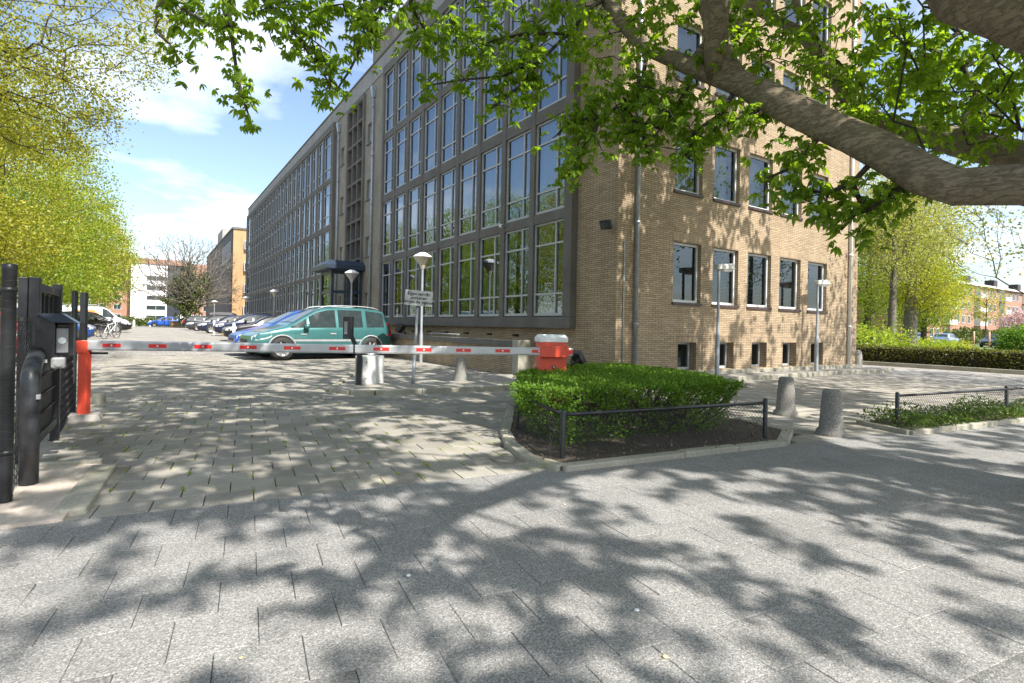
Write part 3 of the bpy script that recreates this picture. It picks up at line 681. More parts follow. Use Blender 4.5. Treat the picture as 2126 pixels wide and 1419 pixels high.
# small fittings
def floodlight(name, label, p, aim, parent=None, s=1.0):
    t = thing(name, label, 'floodlight', tuple(map(float, p)))
    a = np.array(aim, float); a /= np.linalg.norm(a); b = np.cross(a, (0, 0, 1.0)); b /= np.linalg.norm(b); c = np.cross(b, a)
    build(MB().obox((0, 0, 0), a, b, c, .045 * s, .13 * s, .10 * s), 'housing', BLACK_PLASTIC, t, ws=False, bevel=.012)
    build(MB().obox(a * .047 * s, a, b, c, .006 * s, .105 * s, .072 * s), 'lens', CAR_GLASS, t, ws=False)
    m = MB(); m.bar(-a * .05 * s + b * .1 * s, -a * .16 * s - np.array([0, 0, .06 * s]), .02, .03); m.bar(-a * .05 * s - b * .1 * s, -a * .16 * s - np.array([0, 0, .06 * s]), .02, .03); build(m, 'bracket', BLACK_PLASTIC, t, ws=False)
    return t
p = ONX(1258, 467, X0 - .22); floodlight('floodlight', 'black floodlight bracketed high on the corner brickwork', p, (-.8, -.35, -.55))
p = ONX(1042, 470, XF - .1)
cm = thing('security_camera', 'small white security camera under a window on the glass front', 'camera', tuple(map(float, p)))
build(MB().cyl((-.02, -.07, 0), (-.02, .07, .01), .045, 12), 'body', WHITE_PAINT, cm, ws=False); build(MB().cyl((.0, .05, 0), (.11, .05, .02), .02, 8), 'bracket', WHITE_PAINT, cm, ws=False); build(MB().cyl((-.02, -.085, -.003), (-.02, -.07, 0), .03, 12), 'lens', BLACK_PLASTIC, cm, ws=False)

# low brick wall with concrete cap, parallel to the glass front
wl_ = thing('low_wall', 'low brick wall with a worn concrete cap beside the glass front', 'wall', (7.55, 11.1, 0))
build(MB().box(7.56, 7.79, 11.3, 20.5, 0, .70), 'wall_body', BRICK, wl_)
build(MB().box(7.56, 8.6, 11.12, 11.3, 0, .70), 'end_return', BRICK, wl_)
for i in range(9): build(MB().box(7.50, 7.85, 11.3 + i * 1.02 + .003, 11.3 + (i + 1) * 1.02 - .003, .702, .86), 'cap_stone', CONCRETE, wl_, bevel=.012)
build(MB().box(7.50, 7.87, 11.02, 11.297, 0.0, .88), 'end_pier', KERB, wl_, bevel=.012)
wr_ = MB(); wr_.tube([(7.62, 14.3, .95), (7.62, 16.4, .95)], .015, 6); wr_.tube([(7.62, 14.4, .86), (7.62, 14.4, .95)], .012, 6); wr_.tube([(7.62, 16.2, .86), (7.62, 16.2, .95)], .012, 6)
build(wr_, 'rail', GALV, wl_)
p = ONX(832, 682, 7.6); floodlight('floodlight', 'black floodlight tilted up on the low brick wall', p, (-.5, .5, .45), s=1.6)

# ================================================================== BARRIER
T0 = np.array([-0.66, 8.14]); A0 = np.array([-0.66, 8.14, .885]); A1 = np.array([4.52, 5.92, .875])
AD = (A1 - A0) / np.linalg.norm(A1 - A0); AN = np.array([AD[1], -AD[0], 0]); AN /= np.linalg.norm(AN)
if AN @ np.array([0, -1, 0]) < 0: AN = -AN
bar_t = thing('traffic_barrier', 'red barrier box in the hedge with its long white arm lowered across the driveway', 'barrier', (float(A1[0]), float(A1[1]), 0))
L = np.linalg.norm(A1 - A0)
for (a, b) in ((-.02, L * .546), (L * .55, L + .34)):
    s0, s1 = A0 + AD * a, A0 + AD * b; h0 = .116 - .012 * a / L; h1 = .116 - .012 * b / L
    prof = [(-.5, -.35), (-.42, -.5), (.42, -.5), (.5, -.35), (.5, .35), (.42, .5), (-.42, .5), (-.5, .35)]
    vs = [s0 + AN * (u * .07) + np.array([0, 0, v * h0]) for u, v in prof] + [s1 + AN * (u * .07) + np.array([0, 0, v * h1]) for u, v in prof]
    build(MB().add(vs, [tuple(range(8)), tuple(reversed(range(8, 16)))] + [(i + 8, (i + 1) % 8 + 8, (i + 1) % 8, i) for i in range(8)]), 'arm_profile', ALU, bar_t)
build(MB().obox(A0 + AD * L * .548, AD, AN, (0, 0, 1), .006, .045, .066), 'joint_plate', BLACK_PLASTIC, bar_t)
def arm_s(px):   # distance along the arm where a pixel column meets it
    r = ray(px, 722); M = np.array([[AD[0], -r[0]], [AD[1], -r[1]]]); return np.linalg.solve(M, -A0[:2])[0]
for i, px in enumerate((235, 330, 424, 517, 608, 701, 792, 880, 962, 1043, 1118)):
    s = arm_s(px); c = A0 + AD * s + AN * .0372 + np.array([0, 0, .004])
    o = build(MB().obox(c, AD, AN, (0, 0, 1), .098, .002, .021), 'reflector', RED_REFL, bar_t)
    build(MB().cyl(c + AN * .002, c + AN * .0045, .011, 12), 'rivet', WHITE_PAINT, o)
build(MB().obox(A0 + AD * (L + .31) + AN * .0372, AD, AN, (0, 0, 1), .028, .002, .03), 'reflector', RED_REFL, bar_t)
# rest post on the left
rp = thing('barrier_post', 'red barrier rest post with black fork on a concrete foot by the gate', 'barrier post', (T0[0], T0[1], 0))
build(MB().obox((T0[0], T0[1], .42), AD, AN, (0, 0, 1), .05, .05, .385), 'post', RED_PAINT, rp, bevel=.012)
build(MB().obox((T0[0] - .01, T0[1], .865), AD, AN, (0, 0, 1), .055, .06, .075), 'fork', RED_PAINT, rp, bevel=.01)
build(MB().obox((T0[0] - .02, T0[1] + .03, 1.22), AD, AN, (0, 0, 1), .028, .035, .29), 'upright', BLACK_PAINT, rp, bevel=.006)
build(MB().obox((T0[0] + .13, T0[1] - .02, .79), AD, AN, (0, 0, 1), .09, .03, .012), 'catch', BLACK_PLASTIC, rp)
vs = []
for (e, z) in ((.18, 0.0), (.15, .075)): vs += [(T0[0] - e, T0[1] - e, z), (T0[0] + e, T0[1] - e, z), (T0[0] + e, T0[1] + e, z), (T0[0] - e, T0[1] + e, z)]
build(MB().add(vs, [(3, 2, 1, 0), (4, 5, 6, 7)] + [(i, (i + 1) % 4, 4 + (i + 1) % 4, 4 + i) for i in range(4)]), 'foot', CONCRETE_LT, rp, bevel=.01)
# drive box in the hedge
bc = A1[:2] + AD[:2] * .10 - AN[:2] * .24
bx = bar_t
build(MB().obox((bc[0], bc[1], .52), AD, AN, (0, 0, 1), .185, .16, .50), 'housing', RED_PAINT, bx, bevel=.015)
vs = []
for (e, f, z) in ((.20, .175, 1.0), (.20, .175, 1.06), (.17, .12, 1.105)):
    for sx, sy in ((-1, -1), (1, -1), (1, 1), (-1, 1)): vs.append(np.array([bc[0], bc[1], z]) + AD * e * sx + AN * f * sy)
build(MB().add(vs, [(0, 1, 2, 3)[::-1], (8, 9, 10, 11)] + [(4 * r + i, 4 * r + (i + 1) % 4, 4 * r + 4 + (i + 1) % 4, 4 * r + 4 + i) for r in range(2) for i in range(4)]), 'lid', LAMP_TOP, bx, bevel=.01)
build(MB().obox(A1 + AD * .08 + AN * .045, AD, AN, (0, 0, 1), .20, .012, .075), 'arm_clamp', RED_PAINT, bx, bevel=.008)
q = np.array([bc[0], bc[1], .66]) + AN * .162
build(MB().cyl(q, q + AN * .012, .022, 14), 'lock', BLACK_PLASTIC, bx); build(MB().cyl(q + AN * .012, q + AN * .015, .012, 12), 'key_cylinder', ALU, bx)
for sx in (-1, -.4, .35, 1): build(MB().cyl(A1 + AD * (.08 + .15 * sx) + AN * .057 + np.array([0, 0, .062]), A1 + AD * (.08 + .15 * sx) + AN * .063 + np.array([0, 0, .062]), .007, 8), 'bolt', BLACK_PLASTIC, bx)
pf = D(1200, 742, 8.3); floodlight('floodlight', 'slim black floodlight behind the red barrier box', pf, (.85, -.1, .5), s=.95)

# ================================================================== FENCES AND GATE (left)
def chain_link(p0, p1, z0, z1, cell=0.05, r=0.0016, jx=0.0):
    p0, p1 = np.array(p0, float), np.array(p1, float); L = np.linalg.norm(p1 - p0); d = (p1 - p0) / L; nrm = np.array([-d[1], d[0]]); H = z1 - z0
    A = []; B = []
    n = int((L + H) / cell) + 1
    for k in range(n):
        for sgn in (1, -1):
            u0 = k * cell - (H if sgn > 0 else 0); u1 = u0 + sgn * H if sgn > 0 else u0 - H
            a = [u0, z0]; b = [u1, z1]
            lo, hi = sorted((a, b), key=lambda q: q[0])
            if hi[0] <= 0 or lo[0] >= L: continue
            sl = (hi[1] - lo[1]) / (hi[0] - lo[0])
            if lo[0] < 0: lo = [0, lo[1] - sl * lo[0]]
            if hi[0] > L: hi = [L, hi[1] - sl * (hi[0] - L)]
            m = max(1, int((hi[0] - lo[0]) / cell)); off = .004 * sgn
            for i in range(m):
                ua = lo[0] + (hi[0] - lo[0]) * i / m; ub = lo[0] + (hi[0] - lo[0]) * (i + 1) / m; za = lo[1] + (hi[1] - lo[1]) * i / m; zb = lo[1] + (hi[1] - lo[1]) * (i + 1) / m
                oa = off * (1 if i % 2 else -1); ob = -oa
                A.append([*(p0 + d * ua + nrm * oa), za]); B.append([*(p0 + d * ub + nrm * ob), zb])
    A, B = np.array(A), np.array(B); rr = np.full(len(A), r)
    return cones(A, B, rr, rr, 3)
def cones(A, B, r0, r1, n=5):
    A, B = np.asarray(A, float), np.asarray(B, float); t = B - A; t /= np.linalg.norm(t, axis=1, keepdims=True) + 1e-9
    ref = np.where(np.abs(t[:, 2:3]) < .9, np.array([[0, 0, 1.0]]), np.array([[1.0, 0, 0]])); u = np.cross(t, ref); u /= np.linalg.norm(u, axis=1, keepdims=True) + 1e-9; w = np.cross(t, u)
    N = len(A); V = np.zeros((N, 2 * n, 3))
    for k in range(n):
        a = 2 * math.pi * k / n; d = u * math.cos(a) + w * math.sin(a)
        V[:, k] = A + d * np.asarray(r0)[:, None]; V[:, n + k] = B + d * np.asarray(r1)[:, None]
    base = (np.arange(N) * 2 * n)[:, None]
    F = np.concatenate([base + np.array([[k, (k + 1) % n, n + (k + 1) % n, n + k]]) for k in range(n)], 0)
    return V.reshape(-1, 3), F
FX = -0.77
fp = thing('fence_pole', 'black round fence pole wrapped with wire at the left edge', 'pole', (FX, 4.66, 0))
build(MB().lathe([(.039, -.05), (.039, 1.50), (.041, 1.505), (.041, 1.535), (.03, 1.54), (.001, 1.541)], (FX, 4.66, 0), 18), 'post', BLACK_PAINT, fp)
wm_ = MB()
for z in (.05, .07, .12, .3, .42, .47, .52, .58, .63, .7, .78, .82, .88, 1.0, 1.1, 1.25, 1.31, 1.44):
    wm_.tube([(FX + .041 * math.cos(a), 4.66 + .041 * math.sin(a), z + .012 * math.sin(a + z * 9)) for a in np.linspace(0, 2 * math.pi, 14)], .0012, 4, cap=False)
build(wm_, 'wire_wrap', WIRE, fp)
for z in (.32, 1.36): build(MB().cyl((FX, 4.66, z), (FX, 4.66, z + .03), .043, 16), 'clamp_band', BLACK_PAINT, fp)
fl = thing('chain_link_fence', 'black chain link panel between the wrapped pole and the gate', 'fence', (FX, 4.7, 0))
V, F = chain_link((FX, 4.70), (FX - .02, 5.62), .02, 1.2); put('wire_mesh', mesh_np('wire_mesh', V, F), WIRE, fl, world_space=True, kind='stuff')
build(MB().tube([(FX, 4.66, 1.36), (FX - 1.2, 5.3, 1.36), (FX - 4, 5.3, 1.36)], .02, 8), 'top_rail', BLACK_PAINT, fl)
gt = thing('steel_gate', 'black steel gate leaf standing open along the fence line', 'gate', (FX, 5.76, 0))
GY0, GY1 = 5.76, 6.93
build(MB().box(FX - .12, FX - .062, GY0 - .05, GY0 + .05, .0, 1.52), 'gate_post', BLACK_PAINT, gt, bevel=.006)
build(MB().box(FX - .058, FX + .012, GY0 - .05, GY0 + .05, .02, 1.525), 'hinge_stile', BLACK_PAINT, gt, bevel=.006)
build(MB().box(FX - .05, FX + .02, GY1 - .06, GY1 + .04, .0, 1.53), 'lock_stile', BLACK_PAINT, gt, bevel=.006)
for z in (.2, 1.02, 1.45): build(MB().box(FX - .04, FX + .01, GY0 + .052, GY1 - .062, z - .04, z + .03), 'rail', BLACK_PAINT, gt, bevel=.004)
build(MB().box(FX - .035, FX - .027, GY0 + .052, GY1 - .062, .24, 1.40), 'sheet', plain('dull_black_sheet', (0.022, 0.021, 0.02), .55, var=.7, scale=5, bump=.2), gt)
for z in (.38, .54, .70, .86): build(MB().tube([(FX - .01, GY0 + .05, z), (FX - .01, GY1 - .06, z)], .009, 6), 'rung', plain('rusty_black', (0.05, 0.02, 0.018), .6, var=.5), gt)
for y in (6.1, 6.35, 6.6): build(MB().box(FX - .026, FX - .01, y - .01, y + .01, 1.05, 1.41), 'bar', BLACK_PAINT, gt)
bt = thing('bent_guard_tube', 'scuffed black bent guard tube in front of the open gate', 'guard tube', (-.71, 5.08, 0))
pts = [(-.715, 5.08, -.05), (-.715, 5.08, .74), (-.716, 5.09, .775), (-.72, 5.13, .81), (-.735, 5.34, .86), (-.755, 5.62, .92), (-.76, 5.70, .935)]
build(MB().tube(pts, .057, 18), 'tube', plain('scuffed_black', (0.03, 0.032, 0.036), .36, var=.8, scale=7, bump=.2), bt)
build(MB().obox((-.665, 5.045, .64), (1, 0, 0), (0, 1, 0), (0, 0, 1), .012, .02, .016), 'paint_chip', GREY_PLASTIC, bt)
# intercom on its own housing
ic = thing('intercom_station', 'black hooded intercom housing with grey panel and speaker on the gate', 'intercom', (-.69, 5.62, .8))
IY = 5.60
build(MB().box(-.765, -.645, IY, IY + .16, .78, 1.21), 'housing', BLACK_PAINT, ic, bevel=.005)
pass
build(MB().add([(-.65, IY - .10, 1.165), (-.50, IY - .10, 1.165), (-.50, IY + .19, 1.165), (-.65, IY + .19, 1.165), (-.765, IY - .02, 1.235), (-.60, IY - .02, 1.235), (-.60, IY + .17, 1.235), (-.765, IY + .17, 1.235)],
               [(3, 2, 1, 0), (4, 5, 6, 7), (0, 1, 5, 4), (1, 2, 6, 5), (2, 3, 7, 6), (3, 0, 4, 7)]), 'hood', plain('hood_black', (0.02, 0.022, 0.03), .3), ic)
build(MB().box(-.643, -.565, IY + .03, IY + .055, .92, 1.12), 'panel', GREY_PLASTIC, ic, bevel=.006)
build(MB().box(-.643, -.565, IY + .028, IY + .06, 1.122, 1.155), 'reader', BLACK_PLASTIC, ic, bevel=.01)
build(MB().cyl((-.603, IY + .03, 1.02), (-.603, IY + .024, 1.02), .026, 20), 'call_button', WHITE_PAINT, ic)
build(MB().box(-.665, -.575, IY - .05, IY + .03, .80, .888), 'speaker', GREY_PLASTIC, ic, bevel=.014)
build(MB().cyl((-.615, IY - .05, .845), (-.615, IY - .056, .845), .03, 18), 'speaker_grille', plain('grille_grey', (.28, .29, .29), .6), ic)
build(MB().box(-.75, -.69, IY - .004, IY - .001, .845, .87), 'sticker', WHITE_PAINT, ic)
build(MB().box(-.644, -.535, IY + .062, IY + .16, .90, 1.17), 'back_plate', BLACK_PAINT, ic)
# second fence run with mesh, beyond the gate
f2 = thing('mesh_fence', 'black mesh fence panel between gate leaf and red barrier post', 'fence', (FX, 6.98, 0))
build(MB().lathe([(.033, -.05), (.033, 1.53), (.02, 1.545), (.001, 1.546)], (FX - .04, 8.62, 0), 14), 'post', BLACK_PAINT, f2)
V, F = chain_link((FX, 6.98), (FX - .04, 8.6), .03, 1.12, cell=.045, r=.0028); put('wire_mesh', mesh_np('wire_mesh', V, F), WIRE, f2, world_space=True, kind='stuff')
build(MB().tube([(FX, 6.98, 1.15), (FX - .04, 8.6, 1.15)], .02, 8), 'top_rail', BLACK_PAINT, f2)
build(MB().tube([(FX, 6.98, .05), (FX - .04, 8.6, .05)], .012, 8), 'bottom_rail', BLACK_PAINT, f2)
st = G(205, 838); tag(build(MB().lathe([(.085, 0), (.085, .1), (.07, .14), (.001, .145)], (float(st[0]), float(st[1]), 0), 12), 'stub_stone', KERB), 'squat mossy stone stub beside the red barrier post', 'stone stub')

# ================================================================== HEDGE ISLAND
def leaf_cards(P, size, aspect, N_up=0.3, rng=RNG, fold=0.25, out=None):
    """one small folded leaf (two triangles) at each point"""
    n = len(P); d = rng.normal(size=(n, 3)); 
    if out is not None: d = d * .8 + out * .9
    d[:, 2] += N_up * .3; d /= np.linalg.norm(d, axis=1, keepdims=True)
    s = rng.normal(size=(n, 3)); s -= d * (s * d).sum(1, keepdims=True); s /= np.linalg.norm(s, axis=1, keepdims=True); nn = np.cross(d, s)
    L = (size * rng.uniform(.7, 1.3, n))[:, None]; W = L * aspect
    V = np.stack([P, P + d * L * .55 + s * W * .5 + nn * W * fold, P + d * L, P + d * L * .5 - s * W * .5 + nn * W * fold], 1).reshape(-1, 3)
    F = (np.arange(n) * 4)[:, None] + np.array([[0, 1, 2, 3]]); return V, F
HP = [(3.28, 4.05), (5.75, 3.92), (6.55, 5.0), (6.75, 6.75), (5.75, 7.05), (4.1, 6.0), (3.3, 4.75)]
HPa = np.array(HP); hcen = HPa.mean(0)
hd = thing('clipped_hedge', 'flat topped clipped green hedge behind the low black fence', 'hedge', (float(hcen[0]), float(hcen[1]), 0))
def poly_edge_pts(n, poly, rng):
    P = np.array(poly); Q = np.roll(P, -1, 0); L = np.linalg.norm(Q - P, axis=1); k = rng.choice(len(P), n, p=L / L.sum()); t = rng.random(n)[:, None]
    d = (Q - P)[k] / L[k][:, None]; return P[k] + (Q - P)[k] * t, np.stack([d[:, 1], -d[:, 0]], 1)
def poly_pts(n, poly, rng):
    P = np.array(poly); lo, hi = P.min(0), P.max(0); out = []
    while len(out) < n:
        q = rng.uniform(lo, hi)
        if inside(q, poly): out.append(q)
    return np.array(out)
rg = np.random.default_rng(4)
def lump(x, y, z): return .05 * np.sin(x * 5.1 + z * 6) + .045 * np.sin(y * 6.3 + 1.3 + z * 4) + .035 * np.sin((x + y) * 11 + z * 13)
e, nrm = poly_edge_pts(30000, HP, rg); z = .60 - .56 * rg.random(30000) ** 1.5
kk = (z > .30) | (rg.random(len(z)) < .55); gapn = np.sin(e[:, 0] * 7.3 + z * 9) + np.sin(e[:, 1] * 8.1 - z * 7) + np.sin((e[:, 0] - e[:, 1]) * 13 + z * 21); kk &= (gapn > -1.25) | (rg.random(len(z)) < .25); e, nrm, z = e[kk], nrm[kk], z[kk]
belly = -.22 * (1 - z / .60) ** 1.2 + lump(e[:, 0], e[:, 1], z) + rg.normal(0, .03, len(z)) - np.abs(rg.normal(0, .03, len(z)))
belly += np.where((z < .3), rg.normal(0, .05, len(z)), 0)
side = np.concatenate([e + nrm * belly[:, None], z[:, None]], 1)
tp = poly_pts(17000, HP, rg); ztop = .60 + .012 * np.sin(tp[:, 0] * 9) * np.sin(tp[:, 1] * 7) + rg.normal(0, .012, len(tp)) - np.abs(rg.normal(0, .02, len(tp)))
ztop += np.where(rg.random(len(tp)) < .05, rg.uniform(.01, .05, len(tp)), 0); top = np.concatenate([tp, ztop[:, None]], 1)
side_o = np.concatenate([nrm, np.full((len(nrm), 1), .35)], 1); top_o = np.tile([[0, 0, .9]], (len(top), 1))
V, F = leaf_cards(np.concatenate([side, top]), .036, .5, rng=rg, out=np.concatenate([side_o, top_o]))
put('foliage', mesh_np('foliage', V, F), LEAF_HEDGE, hd, world_space=True, kind='stuff')
A = []; B = []
for i in range(420):
    q = poly_pts(1, HP, rg)[0]; a = np.array([*(hcen + (q - hcen) * .8), .03]); t_ = np.array([*(q + rg.normal(0, .12, 2)), rg.uniform(.35, .57)]); m_ = (a + t_) / 2 + rg.normal(0, .04, 3)
    A += [a, m_]; B += [m_, t_]
V, F = cones(np.array(A), np.array(B), np.full(len(A), .007), np.full(len(A), .004), 5); put('stems', mesh_np('stems', V, F), BARK_DARK, hd, world_space=True, kind='stuff')
# brown litter on the soil
lp = poly_pts(1500, ISLAND, rg); V, F = leaf_cards(np.concatenate([lp, rg.uniform(.036, .055, (1500, 1))], 1), .035, .5, rng=rg, out=np.tile([[0, 0, .1]], (1500, 1)))
put('leaf_litter', mesh_np('leaf_litter', V, F), plain('litter', (.16, .11, .08), .9, var=.4), None, kind='stuff'); tag(bpy.data.objects['leaf_litter'], 'dry brown leaf litter on the hedge bed soil', 'leaf litter')

def low_fence(name, label, pts, h, group=None, posts=None):
    t = thing(name, label, 'low fence', (float(pts[0][0]), float(pts[0][1]), 0), group=group)
    for p in (posts or pts): build(MB().lathe([(.024, -.03), (.024, h + .02), (.018, h + .032), (.001, h + .034)], (p[0], p[1], 0), 12), 'post', BLACK_PAINT, t)
    for a, b in zip(pts[:-1], pts[1:]):
        build(MB().tube([(a[0], a[1], h - .015), (b[0], b[1], h - .015)], .017, 10), 'top_rail', BLACK_PAINT, t)
        V, F = chain_link(a, b, .03, h - .02, cell=.05, r=.0019); put('wire_mesh', mesh_np('wire_mesh', V, F), WIRE, t, world_space=True, kind='stuff')
    return t
low_fence('low_fence', 'knee high black chain link fence around the clipped hedge', [(3.53, 5.18), (3.10, 3.82), (5.66, 3.48)], .44)
low_fence('low_fence', 'knee high black chain link fence at the right edge', [(7.93, 3.11), (10.63, 2.76), (13.4, 2.42)], .44)

# ground cover behind the right fence
gp = poly_pts(15000, BED, rg); gh = rg.random(15000); n1 = .5 + .5 * np.sin(gp[:, 0] * 3.1) * np.sin(gp[:, 1] * 5 + gp[:, 0])
V, F = leaf_cards(np.concatenate([gp, (.03 + gh * (.10 + .16 * n1))[:, None]], 1), .045, .5, N_up=1.5, rng=rg)
gc = put('ground_cover', mesh_np('ground_cover', V, F), leaf_mat('cover_leaf', (.04, .09, .015), (.13, .20, .04), .3), None, kind='stuff'); tag(gc, 'low leafy ground cover plants behind the right fence', 'plants')

# ================================================================== BOLLARDS, LAMPS, SIGN, CABINET
bprof = [(.17, 0), (.165, .05), (.135, .08), (.118, .3), (.105, .50), (.098, .535), (.075, .553), (.001, .558)]
for (px, py, lab, sc) in ((1631, 862, 'speckled concrete bollard further from the camera of the pair beside the hedge', 1.0), (1725, 903, 'speckled concrete bollard nearest the right low fence', .97), (956, 796, 'speckled concrete bollard behind the barrier arm near the low wall', 1.0)):
    q = G(px, py); o = build(MB().lathe([(r * sc, z * sc) for r, z in bprof], (0, 0, 0), 20), 'concrete_bollard', BOLLARD, None, loc=(float(q[0]), float(q[1]), 0))
    tag(o, lab, 'bollard', 'concrete bollards')
def globe_lamp(x, y, h, label, s=1.0):
    t = thing('street_lamp', label, 'street lamp', (x, y, 0), group='cone headed lamps along the glass front')
    build(MB().lathe([(.055 * s, 0), (.055 * s, .9), (.04 * s, .95), (.036 * s, h - .55 * s)], (0, 0, 0), 14), 'pole', LAMP_POLE, t, ws=False)
    build(MB().lathe([(.045 * s, h - .56 * s), (.07 * s, h - .50 * s), (.10 * s, h - .42 * s), (.30 * s, h - .17 * s)], (0, 0, 0), 10, smooth=False), 'shade', LAMP_CREAM, t, ws=False)
    build(MB().lathe([(.30 * s, h - .17 * s), (.315 * s, h - .16 * s), (.31 * s, h - .13 * s), (.10 * s, h - .015), (.02 * s, h), (.001, h)], (0, 0, 0), 10, smooth=False), 'cap', LAMP_TOP, t, ws=False)
for (x, y, px, lab) in ((7.28, 16.26, None, 'cone headed street lamp behind the parking sign'), (7.25, 23.6, None, 'cone headed street lamp in front of the entrance porch'), (7.3, 41.8, None, 'cone headed street lamp beyond the blue parked car'), (7.3, 55.5, None, 'farthest cone headed street lamp near the orange brick wall')):
    globe_lamp(x, y, 3.55, lab)
globe_lamp(5.9, 70.0, 3.55, 'small distant cone headed lamp before the dark side wall')
def arm_lamp(px, py, top_py, label):
    q = ONY(px, py, 8.45); top = ONY(px + 3, top_py, 8.45); h = float(top[2])
    t = thing('wall_side_lamp', label, 'street lamp', (float(q[0]), 8.45, .1), group='square headed lamps by the gable')
    build(MB().lathe([(.052, 0), (.05, 1.0), (.036, 1.04), (.033, h - .13)], (0, 0, 0), 14), 'pole', LAMP_POLE, t, ws=False)
    m = MB(); m.add([(-.12, -.07, h - .13), (.50, -.12, h - .10), (.50, .12, h - .10), (-.12, .07, h - .13), (-.10, -.06, h + .0), (.46, -.10, h + .05), (.46, .10, h + .05), (-.10, .06, h + .0)], [(3, 2, 1, 0), (4, 5, 6, 7), (0, 1, 5, 4), (1, 2, 6, 5), (2, 3, 7, 6), (3, 0, 4, 7)])
    build(m, 'head', LAMP_GREY, t, ws=False, bevel=.02)
    build(MB().add([(.1, -.075, h - .118), (.45, -.09, h - .106), (.45, .09, h - .106), (.1, .075, h - .118), (.15, -.05, h - .16), (.40, -.06, h - .155), (.40, .06, h - .155), (.15, .05, h - .16)], [(7, 6, 5, 4), (0, 4, 5, 1), (1, 5, 6, 2), (2, 6, 7, 3), (3, 7, 4, 0)]), 'diffuser', LAMP_TOP, t, ws=False)
arm_lamp(1490, 700, 558, 'grey lamp with square head nearest the brick corner of the gable')
arm_lamp(1696, 700, 590, 'grey lamp with square head toward the far end of the gable')

# sign
SP = G(857, 802); sg = thing('parking_sign', 'tilted white sign reading Eigen terrein parkeren binnen de vakken', 'sign', (float(SP[0]), float(SP[1]), 0))
top = D(867, 640, float(PROJ(SP)[2])); lean = top - SP
build(MB().tube([SP, SP + lean * .40], .036, 12), 'lower_post', GALV, sg); build(MB().tube([SP + lean * .40, SP + lean * 1.0], .026, 12), 'upper_post', GALV, sg)
def depth_of(p): return float(PROJ(p)[2])
dp = depth_of(SP) - .06
c4 = [D(839.5, 633, dp), D(897, 638, dp), D(899.5, 607, dp), D(842, 601, dp)]
cc = sum(c4) / 4; uu = (c4[1] - c4[0] + c4[2] - c4[3]); uw = np.linalg.norm(uu) / 2; uu /= np.linalg.norm(uu); vv = (c4[3] - c4[0] + c4[2] - c4[1]); vh = np.linalg.norm(vv) / 2; vv /= np.linalg.norm(vv)
vv = vv - uu * (uu @ vv); vv /= np.linalg.norm(vv); nn_ = np.cross(uu, vv)
pl = build(MB().obox(cc, uu, vv, nn_, uw / 2, vh / 2, .008), 'sign_plate', SIGN_WHITE, sg, bevel=.006)
rc_ = MB()
def text_mesh(body, size):
    cu = bpy.data.curves.new('txt', 'FONT'); cu.body = body; cu.size = size; cu.align_x = 'CENTER'; cu.align_y = 'CENTER'; cu.offset = .0012 * size / .08
    o = bpy.data.objects.new('txt', cu); C.objects.link(o); bpy.context.view_layer.update()
    m = bpy.data.meshes.new_from_object(o.evaluated_get(bpy.context.evaluated_depsgraph_get())); bpy.data.objects.remove(o); bpy.data.curves.remove(cu); return m
for i, (s_, off) in enumerate((('Eigen terrein', .27), ('parkeren', .01), ('binnen de vakken', -.26))):
    m = text_mesh(s_, vh * .29); o = put('lettering', m, INK, sg); o.matrix_world = Matrix.Identity(4)
    pos_ = cc + vv * (off * vh) + nn_ * .0105 - np.array([SP[0], SP[1], 0])
    o.matrix_local = Matrix(((uu[0], vv[0], nn_[0], pos_[0]), (uu[1], vv[1], nn_[1], pos_[1]), (uu[2], vv[2], nn_[2], pos_[2]), (0, 0, 0, 1)))
for (a, b) in ((.29, .33), (-.30, -.41), (.24, -.40)):
    q = cc + uu * a * uw + vv * b * vh; build(MB().cyl(q + nn_ * .008, q + nn_ * .014, .014, 8), 'bolt_mark', INK, sg)
# cabinet and tall intercom post
q0, q1 = G(753, 804), G(797, 800); cd = (q1 - q0); cw = float(np.linalg.norm(cd)); cd /= cw; cn = np.array([cd[1], -cd[0], 0])
cb_ = thing('utility_cabinet', 'pale grey utility cabinet beside the black card reader post', 'cabinet', (float(q0[0]), float(q0[1]), 0))
ctr = (q0 + q1) / 2 - cn * .13
build(MB().obox(ctr + np.array([0, 0, .30]), cd, cn, (0, 0, 1), cw / 2, .13, .285), 'housing', CABINET, cb_, bevel=.018)
build(MB().obox(ctr + np.array([0, 0, .295]) + cn * .132, cd, cn, (0, 0, 1), cw / 2 - .025, .004, .255), 'door', CABINET, cb_, bevel=.003)
for z in (.16, .47): build(MB().cyl(ctr + cn * .136 - cd * (cw * .36) + np.array([0, 0, z]), ctr + cn * .142 - cd * (cw * .36) + np.array([0, 0, z]), .012, 10), 'lock', BLACK_PLASTIC, cb_)
P0 = G(743, 804); dd = depth_of(P0); pt = thing('card_reader_post', 'black bent card reader post between the cabinet and the green car', 'card reader', (float(P0[0]), float(P0[1]), 0))
r_ = lambda x, y: D(x, y, dd)
build(MB().bar(P0, r_(746, 735), .085, .085), 'lower_post', BLACK_PAINT, pt, bevel=.006)
build(MB().bar(r_(747.5, 737), r_(728, 695), .06, .07), 'arm', BLACK_PAINT, pt, bevel=.006)
u_, d_ = r_(723, 658), r_(724, 704); build(MB().obox((u_ + d_) / 2, RT, np.cross(RT, (0, 0, 1)), np.array([0, 0, 1.0]), .085, .07, float(np.linalg.norm(u_ - d_)) / 2), 'reader_head', BLACK_PLASTIC, pt, bevel=.008)
hn = np.cross(RT, (0, 0, 1)); build(MB().obox((u_ + d_) / 2 - hn * .073 * (1 if hn @ FW > 0 else -1) - RT * .03, RT, hn, np.array([0, 0, 1.0]), .03, .006, .12), 'reader_panel', GREY_PLASTIC, pt)

